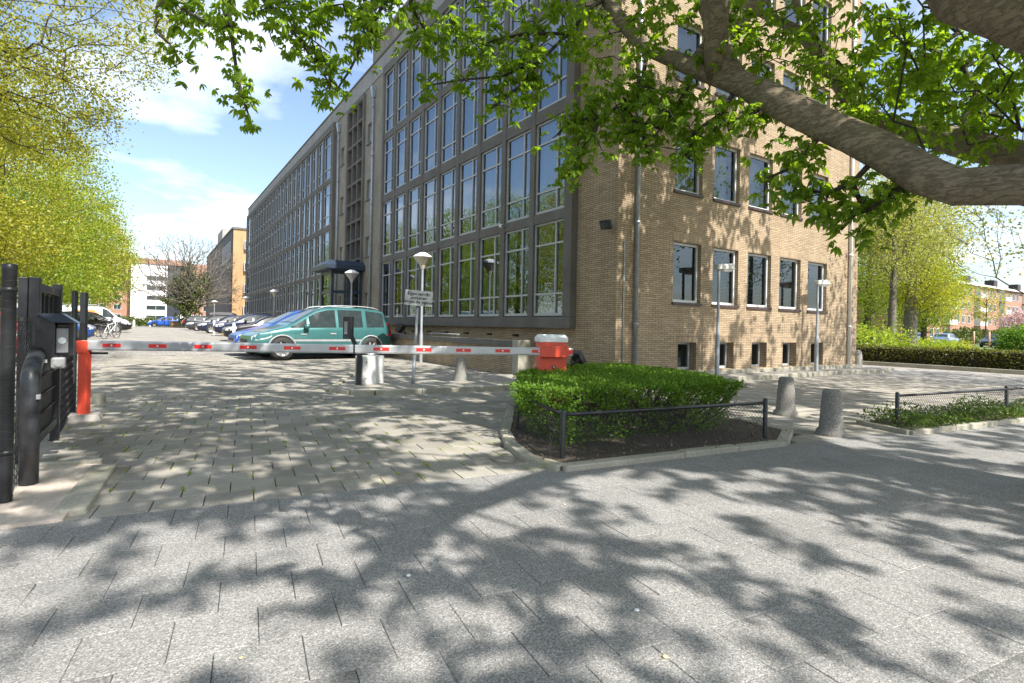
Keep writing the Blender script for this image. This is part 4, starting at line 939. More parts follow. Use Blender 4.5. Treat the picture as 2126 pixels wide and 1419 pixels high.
# ================================================================== VEHICLES
def car_paint(name, col, flake=0.0):
    if name in MATS: return MATS[name]
    t = NT(name); n = t.noise(t.objc(), 3, 4); t.setc(t.ramp(n, [(0.3, tuple(c * .9 for c in col)), (0.7, tuple(min(1, c * 1.08) for c in col))]))
    t.set(Roughness=0.28, Metallic=flake); t.p.inputs['Specular IOR Level'].default_value = 0.3; t.p.inputs['Coat Weight'].default_value = 0.55; t.p.inputs['Coat Roughness'].default_value = 0.04
    MATS[name] = t.m; return t.m
def interp(tab, x): return float(np.interp(x, [a for a, _ in tab], [b for _, b in tab]))
PROF = {
 'mpv': dict(L=4.32, W=1.74, wb=(.19, .815), wr=.33,
    top=[(0, .60), (.015, .70), (.05, .78), (.12, .87), (.20, .97), (.24, 1.03), (.30, 1.18), (.37, 1.36), (.43, 1.50), (.50, 1.575), (.60, 1.60), (.78, 1.595), (.90, 1.55), (.94, 1.49), (.965, 1.30), (.985, 1.02), (1, .80)],
    belt=[(0, .56), (.04, .72), (.12, .82), (.24, .90), (.5, .93), (.9, .96), (.97, .95), (1, .78)], glass=[(.245, .355), (.37, .555), (.575, .755), (.785, .925)], wind=(.27, .425), rear=(.945, .978)),
 'hatch': dict(L=4.1, W=1.72, wb=(.19, .80), wr=.305,
    top=[(0, .55), (.015, .66), (.05, .74), (.15, .84), (.26, .93), (.30, .97), (.38, 1.22), (.45, 1.37), (.54, 1.44), (.70, 1.44), (.84, 1.38), (.90, 1.28), (.95, 1.05), (.98, .95), (1, .72)],
    belt=[(0, .52), (.04, .68), (.15, .80), (.28, .90), (.6, .93), (.9, .96), (.97, .92), (1, .70)], glass=[(.32, .52), (.545, .72), (.735, .85)], wind=(.315, .445), rear=(.87, .945)),
 'estate': dict(L=4.7, W=1.8, wb=(.19, .785), wr=.32,
    top=[(0, .54), (.012, .66), (.05, .73), (.15, .83), (.27, .93), (.31, .98), (.39, 1.24), (.45, 1.38), (.54, 1.45), (.75, 1.45), (.90, 1.40), (.94, 1.32), (.975, 1.02), (1, .75)],
    belt=[(0, .50), (.04, .67), (.15, .79), (.30, .90), (.6, .94), (.93, .97), (.98, .93), (1, .72)], glass=[(.33, .53), (.555, .73), (.75, .915)], wind=(.325, .455), rear=(.93, .97)),
 'van': dict(L=4.9, W=1.9, wb=(.18, .80), wr=.33,
    top=[(0, .62), (.015, .78), (.05, .90), (.12, 1.02), (.17, 1.12), (.24, 1.50), (.30, 1.78), (.36, 1.90), (.5, 1.94), (.95, 1.94), (.985, 1.85), (.997, 1.3), (1, .9)],
    belt=[(0, .58), (.04, .80), (.12, .96), (.2, 1.06), (.5, 1.08), (.97, 1.08), (1, .86)], glass=[(.20, .36)], wind=(.19, .335), rear=(.99, .995)),
}
wheel_cache = {}
def wheel_meshes(r):
    k = round(r, 3)
    if k in wheel_cache: return wheel_cache[k]
    w = .10
    ty = MB().lathe([(r * .66, -w), (r * .9, -w * 1.02), (r * .985, -w * .8), (r, -w * .4), (r, w * .4), (r * .985, w * .8), (r * .9, w * 1.02), (r * .66, w)], (0, 0, 0), 28, 'y')
    rm = MB().lathe([(r * .67, -w * .95), (r * .70, -w * .9), (r * .64, -w * .75), (r * .60, -w * .4), (r * .25, -w * .35), (r * .2, -w * .62), (.001, -w * .64)], (0, 0, 0), 28, 'y')
    for i in range(7):
        a = 2 * math.pi * i / 7; d = np.array([math.cos(a), 0, math.sin(a)]); b = np.array([-math.sin(a), 0, math.cos(a)])
        rm.obox(d * r * .42 + np.array([0, -w * .62, 0]), d, np.array([0, 1, 0]), b, r * .23, w * .1, r * .07)
    t_, m_ = ty.mesh('wheel'), rm.mesh('rim'); t_.materials.append(RUBBER); m_.materials.append(RIM)
    wheel_cache[k] = (t_, m_); return wheel_cache[k]
def car(label, cat, kind, paint, loc, rotz, s=1.0, trim=None, group=None, rails=False, roofbox=False, detail=True, name='parked_car', decal=None, ladder=False):
    P = PROF[kind]; Lc, W = P['L'], P['W']; t = thing(name, label, cat, loc, rotz, group); t.scale = (s, s, s)
    hw = lambda u: W / 2 * interp([(0, .70), (.02, .82), (.06, .92), (.14, .985), (.3, 1.0), (.75, 1.0), (.92, .96), (.975, .88), (1, .78)], u)
    zb = lambda u: interp([(0, .28), (.06, .20), (.15, .18), (.85, .19), (.95, .24), (1, .34)], u)
    X = lambda u: Lc * (.5 - u)
    def ring(u):
        w, b0, be, tp = hw(u), zb(u), interp(P['belt'], u), interp(P['top'], u); be = min(be, tp - .01); g = tp - be; k = min(1.0, max(0, g) / .55)
        yr = w * (.955 - (.20 if kind != 'van' else .10) * k); zr = tp - min(.075, g * .35)
        return [(0, b0), (.80 * w, b0), (.955 * w, b0 + .07), (.99 * w, b0 + .2), (w, (b0 + be) / 2 + .06), (.99 * w, be - .07), (.962 * w, be - .005), (yr + .0, zr), (yr * .90, tp - .018 * k - .008), (yr * .6, tp - .003), (0, tp + .006 * k)]
    us = sorted({*np.linspace(0, 1, 45), *[a for a, _ in P['top']], .005, .01, .99, .995}); rings = [ring(u) for u in us]; n = len(rings[0])
    m = MB(); vs = []; fs = []; full = 2 * n - 2
    for u, r in zip(us, rings):
        pts = [(-y, z) for y, z in r] + [(y, z) for y, z in r[-2:0:-1]]
        vs += [(X(u), y, z) for y, z in pts]
    for i in range(len(us) - 1):
        for k in range(full): fs.append((i * full + k, (i + 1) * full + k, (i + 1) * full + (k + 1) % full, i * full + (k + 1) % full))
    m.add(vs, fs, True); m.add(vs[:full], [tuple(range(full))], True); m.add(vs[-full:], [tuple(reversed(range(full)))], True)
    body = build(m, 'body', paint, t, ws=False)
    def side_y(u, z):
        r = ring(u); (ya, za), (yb, zb_) = r[6], r[7]
        if z <= za:
            ys = [q[0] for q in r[2:7]]; zs = [q[1] for q in r[2:7]]; return float(np.interp(z, zs, ys))
        return ya + (yb - ya) * min(1, (z - za) / max(1e-4, zb_ - za))
    for sg_ in (-1, 1):
        for (a, b) in P['glass']:
            g = MB(); q = []
            N = 10
            for i in range(N + 1):
                u = a + (b - a) * i / N; r = ring(u); lo = r[6][1] + .035; hi = max(lo + .004, r[7][1] - .02)
                for z in (lo, (lo + hi) / 2, hi): q.append((X(u), sg_ * (side_y(u, z) + .006), z))
            f = []
            for i in range(N):
                for j in range(2):
                    c_ = (3 * i + j, 3 * i + 3 + j, 3 * i + 4 + j, 3 * i + 1 + j); f.append(c_ if sg_ > 0 else c_[::-1])
            build(g.add(q, f, True), 'side_window', CAR_GLASS, t, ws=False)
        # door gaps, handles, mirror, trim
        if detail:
            gl = P['glass']; gaps = [gl[0][0] + .03] + [(gl[i][1] + gl[i + 1][0]) / 2 for i in range(len(gl) - 1)]
            dg = MB()
            for u in gaps:
                r = ring(u); zs = np.linspace(r[2][1] + .05, r[6][1], 7); q = []
                for z in zs:
                    for e in (-.0022, .0022): q.append((X(u + e / Lc * 1.2), sg_ * (side_y(u, z) + .0025), z))
                dg.add(q, [(2 * i, 2 * i + 1, 2 * i + 3, 2 * i + 2) for i in range(6)])
            build(dg, 'door_gap', BLACK_PLASTIC, t, ws=False)
            for i, u in enumerate(gaps[1:3]):
                z = interp(P['belt'], u) - .16; y = side_y(u - .035, z); build(MB().box(X(u - .012), X(u - .055), sg_ * y - .018, sg_ * y + .018, z - .018, z + .018), 'door_handle', trim or paint, t, ws=False, bevel=.008)
            if trim:
                for z, hh in ((.575, .03),):
                    q = []; uu_ = np.linspace(.26, .745, 14)
                    for u in uu_:
                        for dz in (-hh, hh): q.append((X(u), sg_ * (side_y(u, z + dz) + .008), z + dz))
                    build(MB().add(q, [(2 * i, 2 * i + 2, 2 * i + 3, 2 * i + 1) for i in range(13)]), 'side_moulding', trim, t, ws=False)
        u = P['glass'][0][0] + (.10 if kind != 'van' else .03); z = interp(P['belt'], u) + .07; y = hw(u)
        build(MB().lathe([(.001, -.07), (.06, -.06), (.085, 0), (.07, .06), (.001, .07)], (X(u), sg_ * (y + .07), z), 10, 'y'), 'mirror', paint if kind == 'mpv' else BLACK_PLASTIC, t, ws=False)
        # lights
        h0 = MB(); q = []
        for u_, zz0, zz1 in ((.010, .575, .67), (.03, .57, .725), (.065, .59, .775), (.10, .625, .80), (.125, .68, .80)):
            for z in (zz0, zz1): q.append((X(u_), sg_ * (side_y(u_, z - .0) + .006), z))
        ff = [(2 * i, 2 * i + 2, 2 * i + 3, 2 * i + 1) for i in range(4)]
        build(h0.add(q, ff if sg_ < 0 else [g_[::-1] for g_ in ff], True), 'headlight', LAMP_GLASS, t, ws=False)
        q = []
        for u_ in (.945, .965, .982, .996):
            for z in (.72, 1.12 if kind in ('mpv', 'van') else 1.0): q.append((X(u_), sg_ * (side_y(min(u_, .99), min(z, interp(P['top'], u_) - .03)) + .006), min(z, interp(P['top'], u_) - .01)))
        ff = [(2 * i, 2 * i + 2, 2 * i + 3, 2 * i + 1) for i in range(3)]
        build(MB().add(q, ff if sg_ < 0 else [g_[::-1] for g_ in ff]), 'tail_light', TAIL_RED, t, ws=False)
        for u in P['wb']:
            r = P['wr']; y = hw(u)
            ar = MB(); nA = 18; q = []
            for i in range(nA + 1):
                a = math.pi * (-.08 + 1.16 * i / nA)
                for rr in (0, r * 1.13): q.append((X(u) + rr * math.cos(a), sg_ * (y + .004), r + rr * math.sin(a)))
            build(MB().add(q, [(2 * i, 2 * i + 1, 2 * i + 3, 2 * i + 2) for i in range(nA)]), 'wheel_arch', BLACK_PLASTIC, t, ws=False)
            if trim and detail:
                q = [(X(u) + r * 1.19 * math.cos(a), sg_ * (y + .0), r + r * 1.19 * math.sin(a)) for a in np.linspace(-.02, math.pi + .02, 18)]
                build(MB().tube(q, .022, 8), 'arch_trim', trim, t, ws=False)
            wm__, rm__ = wheel_meshes(r); wo = put('wheel', wm__, None, t, loc=(X(u), sg_ * (y - .065), r), rot=(0, 0, 0 if sg_ < 0 else math.pi)); put('rim', rm__, None, wo)
    # windscreen and rear window
    for nm, (a, b) in (('windscreen', P['wind']), ('rear_window', P['rear'])):
        q = []; N = 8
        for i in range(N + 1):
            u = a + (b - a) * i / N; r = ring(u)
            for k in np.linspace(-1, 1, 9):
                yy = k * r[8][0] * .97; z = float(np.interp(abs(yy), [0, r[9][0], r[8][0]], [r[10][1], r[9][1], r[8][1]])); q.append((X(u) + (.012 if nm == 'windscreen' else -.012), yy, z + .008))
        build(MB().add(q, [(9 * i + j, 9 * i + j + 1, 9 * i + j + 10, 9 * i + j + 9) for i in range(N) for j in range(8)], True), nm, CAR_GLASS, t, ws=False)
    build(MB().box(X(.0) - .03, X(-.004), -.34, .34, .50, .60), 'grille', BLACK_PLASTIC, t, ws=False, bevel=.01)
    build(MB().box(X(.0) - .02, X(-.007), -.26, .26, .36, .45), 'number_plate', PLATE, t, ws=False)
    build(MB().box(X(1.004), X(.99), -.26, .26, .60, .70), 'number_plate', PLATE, t, ws=False)
    if trim:
        q = []
        build(MB().box(X(.045), X(-.006), -hw(.02) * .985, hw(.02) * .985, .40, .50), 'bumper_strip', trim, t, ws=False, bevel=.02)
        build(MB().box(X(1.006), X(.96), -hw(.98) * .97, hw(.98) * .97, .34, .46), 'bumper_strip', trim, t, ws=False, bevel=.02)
    if rails:
        for sg_ in (-1, 1):
            q = []
            for u in np.linspace(.44, .90, 12):
                r = ring(u); e = min(1, 5 * min((u - .44), (.90 - u)) / .23); q.append((X(u), sg_ * (r[8][0] + .01), r[8][1] + .015 + .045 * math.sqrt(max(0, e)) if e < 1 else r[8][1] + .06))
            build(MB().tube(q, .016, 8), 'roof_rail', GALV, t, ws=False)
    if roofbox:
        rb = MB(); q = []
        for (u, w_, z0, z1) in ((.36, .2, 1.52, 1.56), (.40, .33, 1.5, 1.68), (.55, .38, 1.5, 1.78), (.8, .36, 1.5, 1.76), (.88, .28, 1.52, 1.62)):
            q += [(X(u), -w_, z0), (X(u), w_, z0), (X(u), w_ * .8, z1), (X(u), -w_ * .8, z1)]
        build(rb.add(q, [(0, 1, 2, 3), (19, 18, 17, 16)] + [(4 * i + k, 4 * i + 4 + k, 4 * i + 4 + (k + 1) % 4, 4 * i + (k + 1) % 4) for i in range(4) for k in range(4)]), 'roof_box', BLACK_PLASTIC, t, ws=False, bevel=.03)
    if decal:
        for sg_ in (-1, 1):
            q = []
            for (ua, ub, z0, z1) in decal:
                q.append(MB().add([(X(ua), sg_ * (side_y(ua, z0) + .007), z0), (X(ub), sg_ * (side_y(ub, z0) + .007), z0), (X(ub), sg_ * (side_y(ub, z1) + .007), z1), (X(ua), sg_ * (side_y(ua, z1) + .007), z1)], [(0, 1, 2, 3)]))
            mm = MB()
            for k in q: mm.add(k.v, k.f)
            build(mm, 'orange_lettering_band', plain('decal_orange', (.75, .22, .04), .4), t, ws=False)
    if ladder:
        ld = MB()
        for y in (-.45, .15): ld.tube([(X(.40), y, 2.06), (X(.98), y, 2.06)], .02, 6)
        for u in np.linspace(.42, .96, 10): ld.tube([(X(u), -.45, 2.06), (X(u), .15, 2.06)], .012, 6)
        build(ld, 'roof_ladder', GALV, t, ws=False)
    return t
TEAL = car_paint('teal_paint', (.055, .17, .17), .35); BLUE = car_paint('blue_paint', (.02, .09, .42), .2); NAVY = car_paint('navy_paint', (.010, .016, .05), .0)
BLACKC = car_paint('black_car_paint', (.010, .010, .012), .0); WHITEC = car_paint('white_car_paint', (.78, .79, .80)); REDC = car_paint('red_car_paint', (.42, .015, .02)); GREYC = car_paint('grey_car_paint', (.05, .055, .065), .2); LTBLUE = car_paint('light_blue_paint', (.22, .33, .5), .3)
wf, wrr = G(584, 748.8), G(767.5, 744.7); ax = wrr - wf; ang = math.atan2(ax[1], ax[0]); s_ = float(np.linalg.norm(ax)) / (4.32 * (.815 - .19))
nrm_ = np.array([-math.sin(ang), math.cos(ang)]); mid = wf[:2] + (wrr - wf)[:2] * ((.5 - .19) / (.815 - .19)) + nrm_ * (.87 * s_ - .09)
TRIM = plain('grey_trim', (.30, .31, .32), .5)
car('green teal people carrier with grey trim and roof rails behind the barrier', 'car', 'mpv', TEAL, (float(mid[0]), float(mid[1]), 0), ang + math.pi, s_, trim=TRIM, rails=True, group='parked cars')
# the row along the building, noses toward the drive
car('bright blue people carrier parked just behind the green one', 'car', 'mpv', BLUE, (4.62, 21.5, 0), math.pi + R(4), 1.06, group='parked cars')
car('black estate car next beyond the blue people carrier', 'car', 'estate', BLACKC, (5.6, 33.5, YZ(33.5)), math.pi, 1.0, group='parked cars')
car('dark navy sports hatchback beside the white marker posts', 'car', 'hatch', NAVY, (5.75, 42.2, .2), math.pi, 1.08, group='parked cars')
car('dark navy saloon in the middle of the far right row', 'car', 'estate', NAVY, (5.55, 51.0, .2), math.pi, 1.05, group='parked cars')
car('dark estate car carrying a black roof box', 'car', 'estate', GREYC, (5.3, 62.0, .2), math.pi, 1.08, roofbox=True, group='parked cars', detail=False)
car('black hatchback with red rear light at the end of the right row', 'car', 'hatch', BLACKC, (5.0, 70.0, .2), 0.0, 1.1, group='parked cars', detail=False)
# left row
car('dark blue car with its nose showing behind the red barrier post', 'car', 'hatch', car_paint('mid_blue', (.02, .06, .22), .2), (-4.35, 31.8, YZ(31.8)), 0.0, 1.05, group='parked cars')
car('black estate car parked behind the bicycles', 'car', 'estate', BLACKC, (-3.75, 50.3, .2), 0.0, 1.05, group='parked cars')
car('white van with orange side markings and roof ladder', 'van', 'van', WHITEC, (-4.2, 57.5, .2), 0.0, 1.05, name='parked_van', decal=[(.45, .75, 1.25, 1.65), (.5, .9, .8, 1.15), (.4, .48, 1.3, 1.5)], ladder=True, group='parked cars')
car('red car partly hidden by the black gate', 'car', 'hatch', REDC, (-4.6, 24.6, YZ(24.6)), 0.0, 1.08, group='parked cars')
car('red car seen through the chain link at the left edge', 'car', 'estate', REDC, (-5.3, 19.6, 0), 0.1, 1.05, group='parked cars')
# far cross street
car('small bright blue car on the far cross street', 'car', 'hatch', car_paint('cobalt', (.03, .12, .55)), (1.6, 96.0, .2), math.pi, 1.05, group='cars on the far street', detail=False)
car('white van standing behind the small blue car', 'van', 'van', WHITEC, (4.4, 101.0, .2), math.pi, 1.0, name='parked_van', group='cars on the far street', detail=False)
car('dark car beside the ivy covered tree', 'car', 'hatch', BLACKC, (6.3, 95.0, .2), math.pi, 1.0, group='cars on the far street', detail=False)
# cars beyond the right hedge
def car_px(label, px, depth, kind, paint, rot, s=1.0):
    p = D(px, 700, depth); car(label, 'car', kind, paint, (float(p[0]), float(p[1]), 0), rot, s, group='cars beyond the hedge', detail=False)
car_px('silver car half hidden behind the trunk beyond the hedge', 1905, 62, 'hatch', LTBLUE, R(20))
car_px('blue car beyond the hedge near the apartment block', 1965, 66, 'estate', LTBLUE, R(5))
car_px('dark estate car parked between the thin tree stakes', 2068, 60, 'estate', car_paint('dark_slate', (.04, .05, .08), .3), math.pi)

def bicycle(label, loc, rotz, frame):
    t = thing('bicycle', label, 'bicycle', loc, rotz, 'bicycles by the left parking row')
    for x in (-.52, .52):
        w = MB(); w.tube([(x + .34 * math.cos(a), 0, .34 + .34 * math.sin(a)) for a in np.linspace(0, 2 * math.pi, 25)], .018, 6, cap=False); wo = build(w, 'wheel', RUBBER, t, ws=False)
        sp = MB()
        for a in np.linspace(0, 2 * math.pi, 15)[:-1]: sp.tube([(x, 0, .34), (x + .33 * math.cos(a), 0, .34 + .33 * math.sin(a))], .003, 3, cap=False)
        build(sp, 'spokes', ALU, wo, ws=False)
    f = MB()
    for a, b in (((-.52, 0, .34), (-.1, 0, .30)), ((-.1, 0, .30), (-.22, 0, .85)), ((-.22, 0, .72), (.36, 0, .85)), ((-.1, 0, .30), (.38, 0, .70)), ((-.52, 0, .34), (-.2, 0, .75)), ((.52, 0, .34), (.34, 0, .98))): f.tube([a, b], .018, 6)
    build(f, 'frame', frame, t, ws=False)
    build(MB().tube([(.28, -.28, 1.02), (.34, -.1, 1.05), (.34, .1, 1.05), (.28, .28, 1.02)], .012, 6), 'handlebar', ALU, t, ws=False)
    build(MB().lathe([(.001, -.02), (.1, 0), (.09, .04), (.001, .05)], (-.24, 0, .9), 8), 'saddle', BLACK_PLASTIC, t, ws=False)
    build(MB().box(-.75, -.35, -.06, .06, .70, .715), 'carrier', ALU, t, ws=False)
for (px, py, a_, fr, lab) in ((229, 706, 62, WHITE_PAINT, 'pale bicycle standing nearest the driveway on the left'), (219, 703, 55, BLACK_PAINT, 'dark bicycle leaning behind the pale one'), (236, 699, 66, ALU, 'silver bicycle farthest back in the little row')):
    q = G(px, py, .09); bicycle(lab, (float(q[0]), float(q[1]), YZ(q[1])), R(a_), fr)
for (px, py, lab) in ((485, 712, 'pale metal marker post nearest the blue people carrier'), (444, 698, 'pale metal marker post before the dark sports hatchback')):
    q = G(px, py, .13); tag(build(MB().lathe([(.07, 0), (.07, .95), (.06, 1.02), (.001, 1.04)], (0, 0, 0), 14), 'marker_post', WHITE_PAINT, None, loc=(float(q[0]), float(q[1]), YZ(q[1]))), lab, 'post', 'marker posts')
for (px, lab) in ((278, 'white stub post at the far left of the yard end'), (312, 'white stub post before the far white block'), (357, 'white stub post beside the brick planter')):
    q = D(px, 680, 80); tag(build(MB().lathe([(.16, 0), (.15, .6), (.10, .9), (.001, .95)], (0, 0, 0), 10), 'stub_post', WHITE_PAINT, None, loc=(float(q[0]), float(q[1]), .2)), lab, 'post', 'white stub posts')

# ================================================================== TREES
def grow(seed_nodes, targets, rng, step=0.4, wig=0.06, rise=0.10, bf=0.3):
    """connect every target point to the nearest part of the tree; returns nodes, parents"""
    N = [np.asarray(p, float) for p, _ in seed_nodes]; par = [q for _, q in seed_nodes]
    cap = len(N) + len(targets) * 14 + 10; arr = np.zeros((cap, 3)); n = len(N); arr[:n] = N; pa = np.full(cap, -1); pa[:n] = par
    T = np.asarray(targets, float); d0 = np.array([np.min(((arr[:n] - t) ** 2).sum(1)) for t in T]); tips = []; pl = np.zeros(cap)
    for i in range(1, n):
        if pa[i] >= 0: pl[i] = pl[pa[i]] + np.linalg.norm(arr[i] - arr[pa[i]])
    for t in T[np.argsort(d0)]:
        d = np.sqrt(((arr[:n] - t) ** 2).sum(1)); i = int(np.argmin(d + bf * pl[:n])); L = d[i]; k = max(1, min(12, int(L / step)))
        p0 = arr[i]; prev = i; off = rng.normal(size=3) * wig * L; off[2] += rise * L
        for j in range(1, k + 1):
            s = j / k; q = p0 + (t - p0) * s + off * (4 * s * (1 - s)) * .5 + (rng.normal(size=3) * wig * .25 * step if j < k else 0)
            arr[n] = q; pa[n] = prev; pl[n] = pl[prev] + np.linalg.norm(q - arr[prev]); prev = n; n += 1
        tips.append(prev)
    return arr[:n], pa[:n], np.array(tips, int)
def radii(arr, pa, r0, expo=2.4, fixed=None, rmax=1.0):
    n = len(arr); acc = np.zeros(n); has = np.zeros(n, bool); has[pa[pa >= 0]] = True
    for i in range(n - 1, -1, -1):
        if not has[i]: acc[i] = r0 ** expo
        if pa[i] >= 0: acc[pa[i]] += acc[i]
    r = np.minimum(acc ** (1 / expo), rmax)
    if fixed is not None:
        for i, v in fixed.items(): r[i] = max(v, min(r[i], v * 1.0))
    return r
def seg_mesh(arr, pa, r, n=5, skip=None, rmin=0):
    idx = np.array([i for i in range(len(arr)) if pa[i] >= 0 and (skip is None or i not in skip)])
    A, B = arr[pa[idx]], arr[idx]; ra = np.minimum(r[pa[idx]], r[idx] * 1.6); return cones(A, B, ra, r[idx], n)

def palm_template(nl=7, L=0.12, droop=0.55):
    vs = []; fs = []
    for k, a in enumerate(np.linspace(-1.9, 1.9, nl)):
        ln = L * (1.0 - .32 * abs(a) / 1.9); w = ln * .21; d = np.array([math.cos(a), math.sin(a), 0]); s = np.array([-math.sin(a), math.cos(a), 0])
        z = lambda f: np.array([0, 0, .02 * math.sin(f * 3) - droop * ln * f ** 1.5]); b = len(vs)
        vs += [d * ln * .04, d * ln * .38 + s * w * .55 + z(.38) + (0, 0, .006), d * ln * .70 + s * w + z(.70) + (0, 0, .004), d * ln + z(1.0), d * ln * .70 - s * w + z(.70) + (0, 0, .004), d * ln * .38 - s * w * .55 + z(.38) + (0, 0, .006)]
        fs += [(b, b + 3, b + 2, b + 1), (b, b + 5, b + 4, b + 3)]
    return np.array(vs), np.array(fs)
PT = [palm_template(7, .086, .6), palm_template(5, .084, 1.0), palm_template(7, .08, .35)]
def rand_frames(n, rng, up=0.8):
    z = rng.normal(size=(n, 3)) * .55; z[:, 2] += up; z /= np.linalg.norm(z, axis=1, keepdims=True)
    x = rng.normal(size=(n, 3)); x -= z * (x * z).sum(1, keepdims=True); x /= np.linalg.norm(x, axis=1, keepdims=True); y = np.cross(z, x); return np.stack([x, y, z], 2)
def place(tmpl, P, M, s):
    V, F = tmpl; n = len(P); W = np.einsum('nij,vj->nvi', M, V) * s[:, None, None] + P[:, None, :]
    return W.reshape(-1, 3), ((np.arange(n) * len(V))[:, None, None] + F[None]).reshape(-1, F.shape[1])

# ---- the big horse chestnut at the right, limbs traced into the picture
rt_ = np.random.default_rng(21)
TR = np.array([6.05, 0.35, 0])
limbs = {
 'A': [(D(2126, 383, 3.7), .145), (D(1990, 388, 3.95), .142), (D(1920, 365, 4.15), .14), (D(1830, 315, 4.45), .137), (D(1720, 263, 4.8), .135), (D(1600, 203, 5.2), .13), (D(1535, 172, 5.45), .125), (D(1440, 142, 5.8), .092), (D(1345, 102, 6.1), .085), (D(1305, 62, 6.25), .078), (D(1258, 0, 6.5), .07), (D(1225, -70, 6.9), .055), (D(1120, -170, 7.4), .04)],
 'A2': [(D(1505, 120, 5.5), .088), (D(1488, 60, 5.6), .08), (D(1450, -10, 5.8), .07), (D(1390, -120, 6.2), .05), (D(1300, -260, 6.7), .035)],
 'B': [(D(2126, 325, 5.3), .15), (D(2040, 310, 5.6), .145), (D(1950, 285, 6.0), .13), (D(1880, 272, 6.3), .12), (D(1815, 252, 6.6), .11), (D(1768, 215, 6.8), .09), (D(1710, 135, 7.1), .075), (D(1655, 62, 7.4), .06), (D(1580, 28, 7.7), .05), (D(1490, 2, 8.0), .04), (D(1380, -60, 8.4), .03)],
 'B2': [(D(1680, 50, 7.2), .055), (D(1650, 10, 7.3), .05), (D(1660, -60, 7.4), .04)],
 'C': [(D(2300, 30, 3.1), .33), (D(2160, -35, 3.2), .31), (D(2040, -72, 3.3), .28), (D(1940, -150, 3.5), .24), (D(1800, -300, 3.8), .2), (D(1600, -520, 4.4), .15), (D(1300, -800, 5.2), .1)],
}
nodes = []; fixed = {}
def chain(pts, parent):
    for p, r in pts:
        # subdivide so twigs can start anywhere
        a = nodes[parent][0] if parent >= 0 else None
        if a is not None:
            L = np.linalg.norm(p - a); k = max(1, int(L / .22)); r_a = fixed[parent]
            for j in range(1, k):
                nodes.append((a + (p - a) * j / k, parent)); parent = len(nodes) - 1; fixed[parent] = r_a + (r - r_a) * j / k
        nodes.append((np.asarray(p, float), parent)); parent = len(nodes) - 1; fixed[parent] = r
    return parent
chain([(TR + (0, 0, -.1), .52), (TR + (0, .02, .6), .43), (TR + (-.05, .05, 1.7), .40), (TR + (-.1, .1, 2.5), .40), (TR + (-.1, .05, 3.3), .36), (TR + (0, 0, 4.6), .30), (TR + (.1, -.2, 6.2), .22), (TR + (.1, -.2, 8.2), .15), (TR + (0, -.1, 10.2), .09)], -1)
def near_node(p): return int(np.argmin([np.linalg.norm(q - p) for q, _ in nodes]))
def trunk_node(z): return min((i for i in range(len(nodes)) if i < 60), key=lambda i: abs(nodes[i][0][2] - z))
iA = trunk_node(2.3); iB = trunk_node(2.75); iC = trunk_node(3.3)
chain(limbs['A'], iA); chain(limbs['A2'], near_node(D(1535, 172, 5.45))); chain(limbs['B'], iB); chain(limbs['B2'], near_node(D(1710, 135, 7.1))); chain(limbs['C'], iC)
for (z, tip, r) in ((3.6, (1.5, -3.5, 7.0), .2), (4.0, (10.5, 2.0, 8.5), .2), (4.2, (6.5, -6.0, 8.0), .2), (4.4, (9.5, -3.5, 8.0), .18), (4.8, (2.0, 3.2, 9.5), .2), (5.4, (7.5, 4.2, 10.0), .16), (6.0, (3.8, 7.2, 11.0), .16), (3.9, (-1.0, -.5, 7.6), .17)):
    i = trunk_node(z); a = nodes[i][0]; b = np.array(tip); m_ = (a + b) / 2 + np.array([0, 0, .9]); chain([(a + (m_ - a) * .5 + (0, 0, .2), r), (m_, r * .75), ((m_ + b) / 2 + (0, 0, .3), r * .5), (b, r * .3)], i)
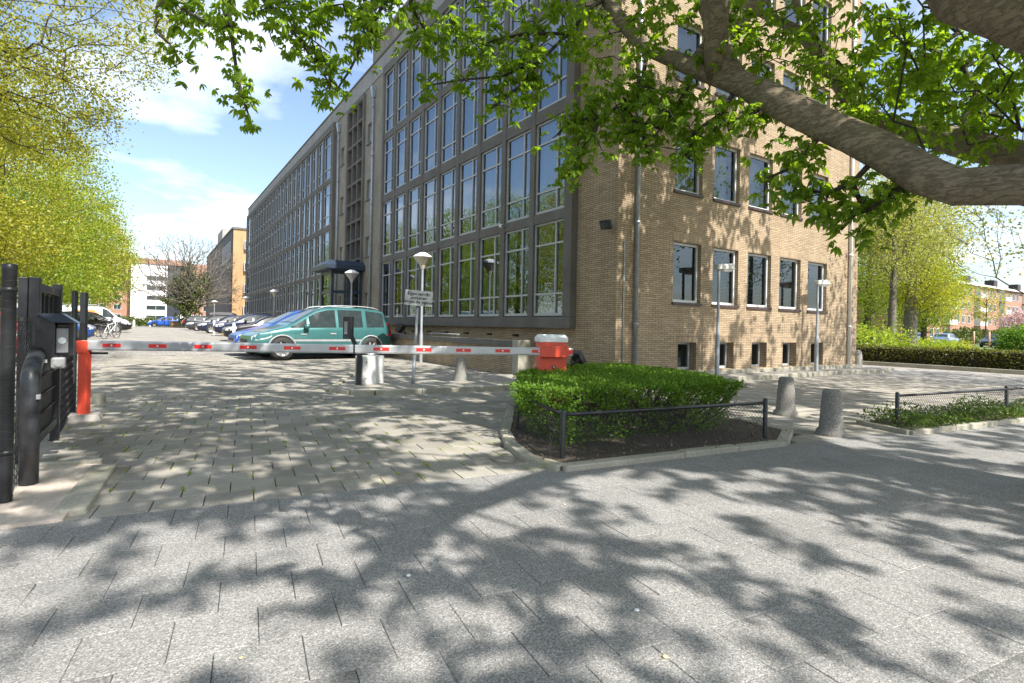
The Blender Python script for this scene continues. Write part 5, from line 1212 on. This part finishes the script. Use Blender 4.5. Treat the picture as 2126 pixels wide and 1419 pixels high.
# explicit hanging sprays seen against the sky and the glass front
sprays = [
 [(395, -80, 5.2), (348, -5, 5.2), (325, 15, 5.2), (323, 60, 5.15), (352, 92, 5.1), (372, 122, 5.1)],
 [(480, -60, 5.0), (476, 30, 5.0), (484, 100, 5.0), (492, 150, 5.0), (504, 205, 5.0), (520, 250, 5.0)],
 [(570, -60, 5.3), (545, 0, 5.3), (585, 38, 5.3), (620, 82, 5.3), (655, 130, 5.3), (690, 182, 5.3)],
 [(470, 60, 5.0), (430, 50, 5.1), (380, 18, 5.2)],
 [(830, -60, 5.6), (800, 0, 5.6), (770, 60, 5.6), (725, 148, 5.6), (700, 186, 5.6)],
 [(860, -50, 5.8), (852, 10, 5.8), (880, 60, 5.8), (905, 92, 5.8)],
 [(1258, 0, 6.5), (1232, 12, 6.3), (1180, 70, 6.2), (1120, 128, 6.1), (1040, 160, 6.0), (960, 166, 6.0), (888, 178, 6.0)],
 [(1120, 128, 6.1), (1080, 180, 6.0), (1020, 225, 6.0)],
 [(1180, 70, 6.2), (1090, 70, 6.1), (1000, 90, 6.0), (940, 60, 5.9)],
 [(1345, 102, 6.1), (1335, 160, 6.0), (1290, 215, 5.9), (1245, 250, 5.8), (1205, 320, 5.75), (1180, 368, 5.7)],
 [(1290, 215, 5.9), (1330, 265, 5.9), (1345, 315, 5.9)], [(1245, 250, 5.8), (1190, 245, 5.8), (1158, 280, 5.8)],
 [(1440, 142, 5.8), (1425, 190, 5.8), (1395, 235, 5.8), (1380, 260, 5.8)], [(1535, 172, 5.45), (1500, 235, 5.5), (1440, 275, 5.6), (1430, 330, 5.6)],
 [(1600, 203, 5.2), (1560, 240, 5.3), (1490, 262, 5.4)],
 [(1720, 263, 4.8), (1680, 310, 4.9), (1640, 350, 5.0), (1590, 372, 5.0)], [(1830, 315, 4.45), (1770, 380, 4.6), (1720, 400, 4.8), (1650, 395, 4.9)],
 [(1770, 380, 4.6), (1790, 430, 4.7), (1745, 478, 4.8)], [(1920, 365, 4.15), (1860, 395, 4.4), (1800, 440, 4.6)]]
for sp in sprays:
    pts = [D(*q) for q in sp]; i = near_node(pts[0]); a = nodes[i][0]
    if np.linalg.norm(a - pts[0]) > .5:
        k = max(2, int(np.linalg.norm(a - pts[0]) / .5)); pts = [a + (pts[0] - a) * j / k + np.array([0, 0, .35 * math.sin(math.pi * j / k)]) for j in range(1, k)] + pts
    elif np.linalg.norm(a - pts[0]) < .05: pts = pts[1:]
    n_ = len(pts); chain([(p, .022 - .016 * j / n_) for j, p in enumerate(pts)], i)
# leaf shoots in view (regions in the photograph, with a distance for each)
vis = []
def region(x0, y0, x1, y1, n, d0, d1):
    for _ in range(n): vis.append(D(rt_.uniform(x0, x1), rt_.uniform(y0, y1), rt_.uniform(d0, d1)))
def along(sp, n, spread=22, dj=.12):
    P = np.array(sp, float)
    for _ in range(n):
        s = rt_.uniform(.25, len(P) - 1); i = min(int(s), len(P) - 2); q = P[i] + (P[i + 1] - P[i]) * (s - i); vis.append(D(q[0] + rt_.normal(0, spread), q[1] + rt_.normal(0, spread * .8) + 6, q[2] + rt_.normal(0, dj)))
for sp, n, w in zip(sprays, (8, 14, 18, 8, 18, 10, 34, 14, 16, 30, 16, 14, 12, 14, 12, 14, 14, 10, 8), (14, 20, 26, 18, 24, 22, 30, 22, 26, 30, 26, 22, 22, 22, 22, 24, 28, 22, 26)): along(sp, n, w)
region(380, -20, 800, 40, 30, 4.8, 5.8); region(600, 0, 740, 130, 14, 5.0, 5.8); region(800, -10, 1250, 60, 28, 5.3, 6.6); region(880, 60, 1250, 150, 14, 5.6, 6.4)
region(1180, 100, 1340, 300, 26, 5.6, 6.3); region(1300, -10, 1520, 110, 34, 5.4, 6.6); region(1500, -10, 1800, 150, 70, 5.2, 7.4); region(1780, 0, 1980, 200, 52, 4.6, 7.0)
region(1640, 110, 1850, 250, 44, 5.6, 7.2); region(1850, 60, 2130, 330, 95, 4.4, 7.0); region(1960, 90, 2130, 300, 40, 5.4, 8.0); region(1340, 180, 1520, 330, 18, 5.4, 6.0); region(1560, 215, 1660, 300, 8, 5.2, 5.6)
vis = np.array(vis)
# the unseen rest of the crown, over and behind the camera, shaped for its shade
def crown_pts(n, c, r, rng, zmin=3.9, margin=55):
    out = []
    while len(out) < n:
        v = rng.normal(size=(4000, 3)); v /= np.linalg.norm(v, axis=1, keepdims=True); v *= (rng.random((4000, 1)) ** .45); P = np.array(c) + v * np.array(r); P = P[P[:, 2] > zmin]
        x, y, w = PROJ(P); inv = (w > .05) & (x > -margin) & (x < 2126 + margin) & (y > -margin) & (y < 1460); P = P[~inv]
        gx_, gy_ = P[:, 0] - P[:, 2] * SDIR[0] / SDIR[2], P[:, 1] - P[:, 2] * SDIR[1] / SDIR[2]
        kp = np.where((gx_ < 1.0) & (gy_ < 3.8), .28, np.where((gx_ > 2) & (gx_ < 8.6) & (gy_ > 4.6) & (gy_ < 8.2), .32, np.where((gx_ < 6) & (gy_ > 8) & (gy_ < 10.5), .75, 1.0))); P = P[rng.random(len(P)) < kp]  # thins the unseen crown by where its shade would land
        cl = np.sin(P[:, 0] * 1.25) + np.sin(P[:, 1] * 1.35 + 1) + np.sin(P[:, 2] * 1.9 + P[:, 0]) + rng.normal(0, .5, len(P)); P = P[cl > -.45]
        out += list(P)
    return np.array(out[:n])
hid = np.concatenate([crown_pts(3300, (4.2, .9, 8.3), (8.6, 10.2, 4.6), rt_), crown_pts(2100, (11.0, 3.0, 8.4), (4.6, 4.8, 3.8), rt_)])  # second unseen lobe added to shade the gable
arr, pa, tips = grow(nodes, np.concatenate([vis, hid]), rt_, step=.35, wig=.08, rise=.10, bf=.12)
rad = radii(arr, pa, .005, 2.5, None, .16)
for i, v in fixed.items(): rad[i] = v
ch = thing('chestnut_tree', 'large horse chestnut whose thick limbs and fresh leaves reach in from the right', 'tree', (float(TR[0]), float(TR[1]), 0))
nfix = len(nodes)
# limbs as continuous tubes
kids = {}
for i in range(nfix): kids.setdefault(int(pa[i]), []).append(i)
def limb_chain(start):
    c = [start]
    while True:
        k = [j for j in kids.get(c[-1], []) if j == c[-1] + 1]
        if not k: return c
        c.append(k[0])
used = set(); limb_mb = {}
for i in range(nfix):
    if i in used: continue
    c = limb_chain(i); used |= set(c); p_ = int(pa[i]); idx = ([p_] if p_ >= 0 else []) + c
    rr = [min(rad[p_], rad[c[0]] * 1.25)] + [rad[j] for j in c] if p_ >= 0 else [rad[j] for j in c]
    rr = [r * (1 + .06 * math.sin(j * 1.7 + i)) for j, r in enumerate(rr)]
    nm = 'trunk' if p_ < 0 else ('limb' if rad[c[0]] > .03 else 'branch')
    if len(idx) > 1:
        if nm == 'branch': limb_mb.setdefault('b', MB()).tube([arr[j] for j in idx], rr, 7)
        else: build(MB().tube([arr[j] for j in idx], rr, 22, lump=.07), nm, BARK, ch)
if 'b' in limb_mb: build(limb_mb['b'], 'branches', BARK_DARK, ch)
V, F = seg_mesh(arr, pa, rad, 5, skip=set(range(nfix))); put('twigs', mesh_np('twigs', V, F, True), BARK_DARK, ch, world_space=True, kind='stuff')
# leaves: several drooping palmate leaves per shoot
P = arr[tips]; par_ = arr[pa[tips]]; dr = P - par_; dr /= np.linalg.norm(dr, axis=1, keepdims=True) + 1e-6
LV = []
for k in range(6):
    keep = rt_.random(len(P)) < np.where(np.arange(len(P)) >= 0, (1.0 if k < 4 else .6), 0); q = P[keep] + rt_.normal(0, .075, (keep.sum(), 3)) + dr[keep] * rt_.uniform(-.22, .06, (keep.sum(), 1)); q[:, 2] -= rt_.uniform(0, .05, len(q)); LV.append(q)
LV = np.concatenate(LV); x, y, w = PROJ(LV); inview = (w > .3) & (x > 0) & (x < 2126) & (y > 0) & (y < 1419)
sc_ = rt_.uniform(.65, 1.2, len(LV)) * np.where((w > .3) & (x > -60) & (x < 2190) & (y > -60) & (y < 1419), 1.0, 1.6); M = rand_frames(len(LV), rt_, 1.0); kind_ = rt_.integers(0, 3, len(LV))  # leaves out of view are enlarged to keep the shade dense
px_size = np.where(inview, sc_ / np.maximum(w, .3), 0); big = np.argsort(-px_size)[:300]; isbig = np.zeros(len(LV), bool); isbig[big] = True
lm = []
for tV, tF in PT:
    m_ = mesh_np('leaf', tV, tF); m_.materials.append(LEAF_CHESTNUT); lm.append(m_)
base = Vector(ch.location)
for i in big:
    o = put('leaf', lm[kind_[i]], None, ch); Mi = M[i] * sc_[i]
    o.matrix_local = Matrix(((Mi[0, 0], Mi[0, 1], Mi[0, 2], LV[i, 0] - base.x), (Mi[1, 0], Mi[1, 1], Mi[1, 2], LV[i, 1] - base.y), (Mi[2, 0], Mi[2, 1], Mi[2, 2], LV[i, 2] - base.z), (0, 0, 0, 1)))
Vs = []; Fs = []; o_ = 0
for k in range(3):
    sel = (kind_ == k) & ~isbig; v_, f_ = place(PT[k], LV[sel], M[sel], sc_[sel]); Vs.append(v_); Fs.append(f_ + o_); o_ += len(v_)
put('crown', mesh_np('crown', np.concatenate(Vs), np.concatenate(Fs)), LEAF_CHESTNUT, ch, world_space=True, kind='stuff')

# ---- generic trees
def tree(name, label, base, H, blobs, n_t, leaf, bark, rng, r0=.006, trunk_r=.18, fork=.35, leaf_n=14, leaf_s=.12, spread=.35, group=None, lean=(0, 0), rise=.15, leaf_aspect=.65, step=.5, droop=0.0, cull=None, bf=.35):
    base = np.array([base[0], base[1], 0.0]); t = thing(name, label, 'tree', tuple(map(float, base)), group=group)
    nd = []; top = np.array([lean[0], lean[1], H * .8]); k = 10
    for i in range(k + 1):
        s = i / k; nd.append((base + top * s + np.array([math.sin(s * 5 + base[0]), math.cos(s * 4 + base[1]), 0]) * .12 * s, i - 1))
    T = []
    for (c, r, wgt) in blobs:
        m_ = int(n_t * wgt); v = rng.normal(size=(m_, 3)); v /= np.linalg.norm(v, axis=1, keepdims=True); v *= rng.random((m_, 1)) ** .38
        q = base + np.array(c) + v * np.array(r); T.append(q)
    T = np.concatenate(T); T = T[T[:, 2] > .5]
    if cull is not None: T = T[cull(T)]
    # let boughs leave the stem above the fork
    dist_ = np.linalg.norm((T - base)[:, :2], axis=1)
    a_, p_, tp_ = grow(nd, T, rng, step=step, wig=.06, rise=rise, bf=bf); r_ = radii(a_, p_, r0, 2.3, None, trunk_r)
    for i in range(k + 1): r_[i] = max(r_[i], trunk_r * (1 - .75 * i / k))
    r_[0] = trunk_r * 1.35
    build(MB().tube([a_[i] for i in range(k + 1)], [r_[i] for i in range(k + 1)], 12), 'trunk', bark, t)
    V, F = seg_mesh(a_, p_, r_, 4, skip=set(range(k + 1))); put('branches', mesh_np('branches', V, F, True), bark, t, world_space=True, kind='stuff')
    if leaf is not None:
        Q = a_[tp_]; Q = np.repeat(Q, leaf_n, 0) + rng.normal(0, spread, (len(tp_) * leaf_n, 3)) * np.array([1, 1, .6]); Q[:, 2] -= droop * rng.random(len(Q))
        V, F = leaf_cards(Q, leaf_s, leaf_aspect, rng=rng); put('crown', mesh_np('crown', V, F), leaf, t, world_space=True, kind='stuff')
    return t
rg2 = np.random.default_rng(33)
LG = 'spring trees along the left of the yard'
tree('maple_tree', 'nearest left tree with bare dark twigs and tiny yellow leaves over the yard', (-4.6, 13.0), 11.5, [((2.4, 2.2, 8.6), (3.1, 4.2, 2.6), .62), ((1.7, 3.8, 6.2), (2.2, 3.2, 1.3), .38)], 900, LEAF_YELLOW, BARK_DARK, rg2, r0=.006, trunk_r=.26, leaf_n=34, leaf_s=.07, spread=.19, group=LG, rise=.05, step=.35)
tree('maple_tree', 'second left tree, yellow green, rising behind the fence pole', (-6.2, 25.5), 12.0, [((.6, 0, 7.2), (3.6, 3.8, 4.0), .7), ((1.2, 0, 4.0), (2.6, 3.0, 1.4), .3)], 620, LEAF_YELLOW, BARK_DARK, rg2, r0=.006, trunk_r=.22, leaf_n=44, leaf_s=.095, spread=.34, group=LG)
tree('maple_tree', 'third left tree with bright lime foliage above the intercom', (-5.9, 34.0), 12.5, [((.4, 0, 7.0), (3.9, 4.2, 4.6), .75), ((.6, 0, 3.4), (3.0, 3.4, 1.3), .25)], 640, LEAF_LIME, BARK_DARK, rg2, r0=.007, trunk_r=.22, leaf_n=46, leaf_s=.11, spread=.38, group=LG)
tree('maple_tree', 'fourth left tree with dense lime green crown', (-6.4, 45.0), 13.5, [((.2, 0, 7.2), (4.3, 4.8, 5.0), .8), ((1.0, 0, 3.2), (3.2, 3.4, 1.2), .2)], 620, LEAF_LIME, BARK_DARK, rg2, r0=.008, trunk_r=.24, leaf_n=44, leaf_s=.135, spread=.44, group=LG)
tree('maple_tree', 'fifth left tree, yellowish, above the white van', (-7.0, 60.0), 14.0, [((.6, 0, 7.6), (4.8, 5.0, 5.0), 1.0)], 600, LEAF_YELLOW, BARK_DARK, rg2, r0=.010, trunk_r=.25, leaf_n=42, leaf_s=.17, spread=.5, group=LG)
tree('maple_tree', 'farthest left tree in front of the white far block', (-6.6, 80.0), 14.0, [((0.2, 0, 7.5), (5.2, 5.2, 5.4), 1.0)], 560, LEAF_LIME, BARK_DARK, rg2, r0=.012, trunk_r=.25, leaf_n=36, leaf_s=.22, spread=.55, group=LG)
tree('maple_tree', 'tall tree behind the second left tree at the picture edge', (-12.5, 36.0), 14.0, [((0, 0, 8.0), (4.6, 4.6, 5.5), 1.0)], 520, LEAF_YELLOW, BARK_DARK, rg2, r0=.008, trunk_r=.25, leaf_n=34, leaf_s=.14, spread=.45, group=LG)
tree('maple_tree', 'spring tree on the left far beyond the parked red cars', (-14.0, 56.0), 14.0, [((0, 0, 7.5), (5.5, 5.5, 5.8), 1.0)], 520, LEAF_LIME, BARK_DARK, rg2, r0=.010, trunk_r=.25, leaf_n=34, leaf_s=.19, spread=.5, group=LG)
# trees seen only in the window panes
tree('maple_tree', 'shady spring tree opposite the glass front mirrored in its panes', (-8.6, 17.5), 10.5, [((0, 0, 6.0), (3.6, 4.4, 4.2), 1.0)], 460, LEAF_LIME, BARK_DARK, rg2, r0=.007, trunk_r=.2, leaf_n=16, leaf_s=.18, spread=.4, group=LG)
tree('maple_tree', 'spring tree behind the fence mirrored low in the near panes', (-7.2, 9.5), 9.5, [((0, 0, 5.4), (3.2, 3.6, 3.9), 1.0)], 420, LEAF_YELLOW, BARK_DARK, rg2, r0=.007, trunk_r=.2, leaf_n=16, leaf_s=.16, spread=.35, group=LG, cull=lambda T: PROJ(T)[0] < -40)
# ivy tree
ib = D(390, 680, 74); ivt = tree('ivy_tree', 'bare twiggy tree with ivy clad trunk at the end of the yard', (ib[0], ib[1]), 12.5, [((0, 0, 8.6), (6.4, 5.0, 4.6), .55), ((0.4, 0, 5.4), (7.0, 5.0, 2.4), .45)], 3400, None, BARK_GREY, rg2, r0=.017, trunk_r=.45, rise=.02, step=.8, bf=.55)
iv = []
lobes = [((0, 0, 1.2), (1.5, 1.4, 1.6), .22), ((-.3, 0, 3.4), (1.9, 1.6, 1.5), .24), ((.9, -.3, 5.0), (2.1, 1.6, 1.5), .2), ((-1.2, 0, 5.6), (1.1, 1.2, 1.5), .12), ((1.9, 0, 6.6), (1.1, 1.0, 1.2), .08), ((0, 0, 7.2), (1.0, 1.0, 1.6), .08), ((-2.2, 0, 3.6), (1.2, 1.0, .7), .06)]
for c_, r_, w_ in lobes:
    m_ = int(5600 * w_); v = rg2.normal(size=(m_, 3)); v /= np.linalg.norm(v, axis=1, keepdims=True); v *= rg2.random((m_, 1)) ** .4 * (1 + .3 * np.sin(v[:, :1] * 7 + v[:, 2:] * 6)); iv.append(np.array([ib[0], ib[1], .2]) + np.array(c_) + v * np.array(r_))
iv = np.concatenate(iv); iv = iv[iv[:, 2] > .2]
V, F = leaf_cards(iv, .26, .75, rng=rg2); put('ivy', mesh_np('ivy', V, F), LEAF_IVY, ivt, world_space=True, kind='stuff')
# right background trees
RGp = 'spring trees beyond the far hedge'
def rtree(label, px, depth, H, blobs, n, leaf, bark, ls, sp, tr, name='lime_tree', **kw):
    b = D(px, 700, depth); return tree(name, label, (b[0], b[1]), H, blobs, n, leaf, bark, rg2, r0=.009, trunk_r=tr, leaf_n=kw.pop('ln', 16), leaf_s=ls, spread=sp, group=RGp, **kw)
rtree('slim forked tree right behind the far hedge', 1851, 30, 10.5, [((0, 0, 7.4), (2.7, 2.7, 3.6), 1.0)], 620, LEAF_PALE, BARK_GREY, .095, .32, .24, ln=34)
rtree('broad trunk tree beside the slim forked one', 1888, 33.5, 11.5, [((0.1, -.1, 7.2), (2.7, 2.7, 4.4), .8), ((1.0, -.8, 3.6), (1.8, 1.8, 1.2), .2)], 820, LEAF_YELLOW, BARK_GREY, .10, .36, .42, ln=36)
rtree('leafy green tree behind the gable corner', 1800, 40, 10.5, [((0, 0, 6.0), (4.6, 4.6, 4.6), 1.0)], 800, LEAF_LIME, BARK_DARK, .13, .45, .3, ln=36)
rtree('bright green tree before the apartment block', 1918, 46, 8.5, [((0, 0, 4.9), (2.7, 2.7, 3.6), 1.0)], 600, LEAF_LIME, BARK_DARK, .14, .42, .25, ln=32)
rtree('thin yellow blossoming tree in front of the apartments', 2046, 70, 8.0, [((0, 0, 5.4), (2.4, 2.4, 2.4), 1.0)], 150, LEAF_YELLOW, BARK_DARK, .2, .4, .12, ln=9)
b = D(2230, 700, 15); tree('lime_tree', 'sparse twiggy tree hanging in at the right edge', (b[0], b[1]), 8.0, [((-1.0, 1.3, 5.0), (1.9, 2.4, 2.2), 1.0)], 260, LEAF_PALE, BARK_DARK, rg2, r0=.0035, trunk_r=.14, leaf_n=10, leaf_s=.085, spread=.16, group=RGp, rise=.05, bf=.5)
rtree('pink blossom tree by the apartments at the right edge', 2112, 78, 5.5, [((0, 0, 3.4), (2.4, 2.4, 1.6), 1.0)], 170, LEAF_PINK, BARK_DARK, .25, .4, .12)
# street tree farther along the walk, shading the gable end from outside the picture
tree('street_tree', 'street tree farther along the sidewalk outside the right edge', (19.0, -1.6), 12.0, [((0, .8, 8.0), (4.6, 4.2, 4.2), 1.0)], 420, LEAF_LIME, BARK, rg2, r0=.008, trunk_r=.3, leaf_n=12, leaf_s=.2, spread=.4, cull=lambda T: ~((PROJ(T)[0] < 2166) & (PROJ(T)[1] > -40)))

# shrubs
def shrub(name, label, c, r, n, leaf, size, cat='shrub', group=None):
    t = thing(name, label, cat, (float(c[0]), float(c[1]), 0), group=group)
    v = rg2.normal(size=(n, 3)); v /= np.linalg.norm(v, axis=1, keepdims=True); k = 1 + .16 * np.sin(v[:, 0] * 5 + c[0]) + .16 * np.sin(v[:, 1] * 6 + v[:, 2] * 5) + .08 * np.sin(v[:, 0] * 14 + v[:, 2] * 11); v *= (k * rg2.uniform(.72, 1.05, n))[:, None]; v[:, 2] = np.abs(v[:, 2])
    Q = v * np.array(r); V, F = leaf_cards(Q, size, .6, rng=rg2, out=v * .6); put('foliage', mesh_np('foliage', V, F), leaf, t, kind='stuff')
    m = MB()
    for i in range(7):
        a = i * .9; m.tube([(0, 0, 0), (r[0] * .4 * math.cos(a), r[1] * .4 * math.sin(a), r[2] * .7)], .03, 5)
    build(m, 'stems', BARK_DARK, t, ws=False); return t
b = D(1808, 700, 27.5); shrub('shrub', 'rounded light green shrub behind the hedge by the gable', b, (2.0, 2.2, 1.5), 4200, LEAF_LIME, .13)
b = D(2122, 700, 50); shrub('shrub', 'dark green rounded shrub at the right edge', b, (1.7, 1.7, 2.0), 3600, LEAF_HEDGE, .22)
b = D(1985, 700, 45); shrub('shrub', 'low pale shrub among the cars beyond the hedge', b, (1.6, 1.3, .7), 1600, LEAF_YELLOW, .14)
b = D(1930, 700, 36); shrub('shrub', 'grassy green shrub right of the broad trunk', b, (2.2, 1.8, .9), 2400, LEAF_LIME, .14)
b = D(280, 690, 84); shrub('shrub', 'scrubby bush at the end of the yard left of the planter', b, (4.6, 2.0, 1.5), 3200, LEAF_IVY, .3)
b = D(330, 690, 86); shrub('shrub', 'low scrub between the white posts at the yard end', b, (4.2, 1.5, .9), 2200, LEAF_IVY, .28)
# far clipped hedge
fh = thing('far_hedge', 'long low clipped hedge across the far side of the forecourt', 'hedge', (23.9, 6, 0)); n_ = 24000
fy = rg2.uniform(-2, 40, n_); ff_ = rg2.random(n_); 
fx = np.where(ff_ < .55, 23.5 + np.abs(rg2.normal(0, .05, n_)), 23.5 + rg2.random(n_) * 1.1); fz = np.where(ff_ < .55, .05 + rg2.random(n_) * .66, .70 + rg2.normal(0, .03, n_))
V, F = leaf_cards(np.stack([fx + .05 * np.sin(fy * 3) * np.sin(fz * 6), fy, fz], 1), .085, .6, rng=rg2); put('foliage', mesh_np('foliage', V, F), LEAF_BROWNHEDGE, fh, world_space=True, kind='stuff')
build(MB().box(23.62, 24.5, -2, 40, 0, .66), 'branch_core', plain('hedge_core', (.03, .025, .015), 1.0), fh)
for i, px in enumerate((2022, 2054)):
    b = D(px, 700, 58); tag(build(MB().cyl((0, 0, 0), (0, 0, 1.7), .09, 8), 'tree_stake', plain('stake_wood', (.45, .28, .18), .8), None, loc=(float(b[0]), float(b[1]), 0)), ('wooden tree stake left of the dark estate car', 'wooden tree stake in front of the dark estate car')[i], 'stake', 'tree stakes')
# tufts of grass in the paving joints
gq = []
for _ in range(260):
    j = rg2.integers(0, 22); i = rg2.integers(0, 16); c0 = SW0 - SU * 1.2; a = SW_A; u = np.array([math.cos(a), math.sin(a)]); v = np.array([-math.sin(a), math.cos(a)])
    c = c0 + u * ((i + .5 * (j % 2)) * .30) + v * ((j + rg2.random()) * .27)
    if drive_ok(c):
        for _k in range(rg2.integers(4, 14)): gq.append((c[0] + rg2.normal(0, .004), c[1] + rg2.normal(0, .03), -.004))
V, F = leaf_cards(np.array(gq), .022, .35, rng=rg2, out=np.tile([[0, 0, 1.0]], (len(gq), 1))); tag(put('joint_grass', mesh_np('joint_grass', V, F), LEAF_LIME, None, kind='stuff'), 'tiny grass tufts growing in the driveway joints', 'grass')
# fallen bits on the sidewalk
for i, (px, py, s_) in enumerate(((1322, 1269, .012), (1172, 1049, .01), (848, 1197, .012), (1381, 1366, .012), (72, 985, .01), (500, 1368, .008))):
    q = G(px, py); o = build(MB().lathe([(.001, 0), (s_, .001), (s_ * .8, s_ * .5), (.001, s_ * .6)], (0, 0, 0), 7), 'petal_scrap', (WHITE_PAINT, plain('scrap_yellow', (.6, .5, .25), .8))[i % 2], None, loc=(float(q[0]), float(q[1]), .002))
    tag(o, ('white petal on the sidewalk right of the centre', 'tan leaf scrap on the sidewalk below the hedge kerb corner', 'white petal on the sidewalk left of the centre', 'tan leaf scrap at the bottom of the sidewalk', 'white chip at the left below the sand patch', 'tan scrap at the bottom left of the sidewalk')[i], 'scrap', 'scraps on the paving')

# ================================================================== BACKGROUND BUILDINGS
def facade_windows(parent, mat_f, specs, name='window'):
    """specs: list of (p0, u, w, h, normal)"""
    for (p, u, w, h, nv) in specs:
        p, u, nv = np.array(p, float), np.array(u, float), np.array(nv, float); zz = np.array([0, 0, 1.0]); t = .09
        f = MB(); c = p + u * w / 2 + zz * h / 2
        for (du, dz, hu, hz) in ((-w / 2 + t / 2, 0, t / 2, h / 2), (w / 2 - t / 2, 0, t / 2, h / 2), (0, h / 2 - t / 2, w / 2 - t, t / 2), (0, -h / 2 + t / 2, w / 2 - t, t / 2), (0, 0, t / 3, h / 2 - t)):
            f.obox(c + u * du + zz * dz + nv * .03, u, nv, zz, hu, .05, hz)
        o = build(f, name, mat_f, parent)
        a = p + nv * .015; build(MB().add([a, a + u * w, a + u * w + zz * h, a + zz * h], [(0, 1, 2, 3)]), 'pane', CAR_GLASS, o)
# orange brick wing end beyond the long front
OX, OY, OZ = 9.45, 86.0, 14.3
ob = thing('brick_wing', 'orange lit brick block with dark side wall beyond the long front', 'building', (OX, OY, 0))
build(MB().box(OX, 22, OY, 130, 0, OZ), 'wall', ORANGE_BRICK, ob); build(MB().box(OX - .15, 22.1, OY - .15, 130.1, OZ, OZ + .28), 'coping', CONCRETE, ob)
build(MB().box(OX + .3, OX + 4.2, 104, 112, OZ + .28, OZ + 2.6), 'roof_house', CONCRETE_LT, ob)
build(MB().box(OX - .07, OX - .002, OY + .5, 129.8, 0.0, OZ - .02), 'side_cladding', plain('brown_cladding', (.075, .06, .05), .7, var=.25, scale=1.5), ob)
for k in range(4):
    z = 2.2 + 3.1 * k; f = build(MB().box(10.85, 11.75, OY - .5, OY - .002, z, z + 1.25), 'box_window', ALU_FRAME, ob); build(MB().box(10.95, 11.65, OY - .52, OY - .5, z + .12, z + 1.13), 'pane', CAR_GLASS, f)
facade_windows(ob, ALU_FRAME, [((OX - .07, OY + 3.4 + 1.9 * i, 10.2), (0, -1, 0), 1.3, 2.6, (-1, 0, 0)) for i in range(6)])
# white apartment block at the end
wb = D(270, 664, 150); wbx, wby = float(wb[0]), float(wb[1]); wa = thing('white_apartment', 'white modern apartment block at the end of the yard', 'building', (wbx, wby, 0))
build(MB().box(wbx, wbx + 8.5, wby, wby + 14, 0, 16.8), 'wall', WHITE_PAINT, wa); build(MB().box(wbx - .4, wbx + 14, wby - .3, wby + 14, 16.8, 18.2), 'roof_storey', RED_BRICK, wa)
build(MB().box(wbx + 8.5, wbx + 12.5, wby + .8, wby + 14, 0, 16.8), 'dark_wall', GREYC, wa); build(MB().box(wbx + 12.5, wbx + 22, wby - .5, wby + 14, 0, 17.5), 'side_wall', RED_BRICK, wa)
build(MB().box(wbx - 9, wbx - .2, wby + 6, wby + 16, 0, 19.0), 'rear_wall', RED_BRICK, wa)
facade_windows(wa, WHITE_FRAME, [((wbx + 3.6, wby, 1.2 + 2.75 * k), (1, 0, 0), 4.6, 1.35, (0, -1, 0)) for k in range(5)])
facade_windows(wa, WHITE_FRAME, [((wbx + 14 + 3.4 * i, wby - .5, 1.2 + 2.75 * k), (1, 0, 0), 1.8, 1.5, (0, -1, 0)) for k in range(5) for i in range(2)])
facade_windows(wa, WHITE_FRAME, [((wbx - 7.5 + 3.4 * i, wby + 6, 1.2 + 2.75 * k), (1, 0, 0), 1.8, 1.5, (0, -1, 0)) for k in range(6) for i in range(2)])
bp = D(368, 690, 79); pn = thing('brick_planter', 'low brick planter at the end of the yard', 'planter', (float(bp[0]), float(bp[1]), 0)); build(MB().box(bp[0] - .9, bp[0] + .9, bp[1] - .5, bp[1] + .5, 0, 1.0), 'wall', ORANGE_BRICK, pn); build(MB().box(bp[0] - 1, bp[0] + 1, bp[1] - .6, bp[1] + .6, 1.0, 1.1), 'cap', KERB, pn)
# apartment block at the right
ab = thing('apartment_block', 'four storey brick apartment block with white balconies beyond the hedge', 'building', (112, 40, 0))
AY = 40.0; build(MB().box(112, 190, AY, AY + 12, 0, 11.0), 'wall', RED_BRICK, ab); build(MB().box(111.4, 190.6, AY - .6, AY + 12.4, 11.0, 11.35), 'eaves', WHITE_PAINT, ab)
build(MB().add([(111.5, AY - .5, 11.35), (190.5, AY - .5, 11.35), (190.5, AY + 6, 12.4), (111.5, AY + 6, 12.4), (190.5, AY + 12, 11.35), (111.5, AY + 12, 11.35)], [(0, 1, 2, 3), (3, 2, 4, 5)]), 'roof', ROOFING, ab)
for x in (119, 127, 142, 158, 174): build(MB().box(x, x + 2.2, AY + 3.5, AY + 5.2, 11.5, 13.8), 'chimney', plain('chimney_brick', (.06, .05, .05), .9), ab)
specs = []
for k in range(4):
    z = .9 + 2.7 * k
    for x in (114.0, 116.6, 125.5, 128.2, 131.0, 139.5, 142.5, 145.0, 153.5, 156.5, 159.0): specs.append(((x, AY, z), (1, 0, 0), 1.5, 1.5, (0, -1, 0)))
    for x in (119.5, 134.5, 148.5, 163.0):
        bal = build(MB().box(x, x + 3.6, AY - 1.1, AY - .02, .5 + 2.7 * k, .62 + 2.7 * k), 'balcony', WHITE_PAINT, ab); build(MB().box(x, x + 3.6, AY - 1.1, AY - 1.02, .62 + 2.7 * k, 1.35 + 2.7 * k), 'balustrade', WHITE_PAINT, bal)
        build(MB().box(x + .3, x + 3.3, AY - .03, AY - .004, .62 + 2.7 * k, 2.8 + 2.7 * k), 'balcony_door', CAR_GLASS, bal)
facade_windows(ab, WHITE_FRAME, specs)
hb = D(2020, 700, 92); shrub('garden_hedge', 'dark garden hedge in front of the apartment block', (hb[0] + 8, hb[1] - 2), (26, 2.0, 2.0), 6000, LEAF_IVY, .5, cat='hedge')
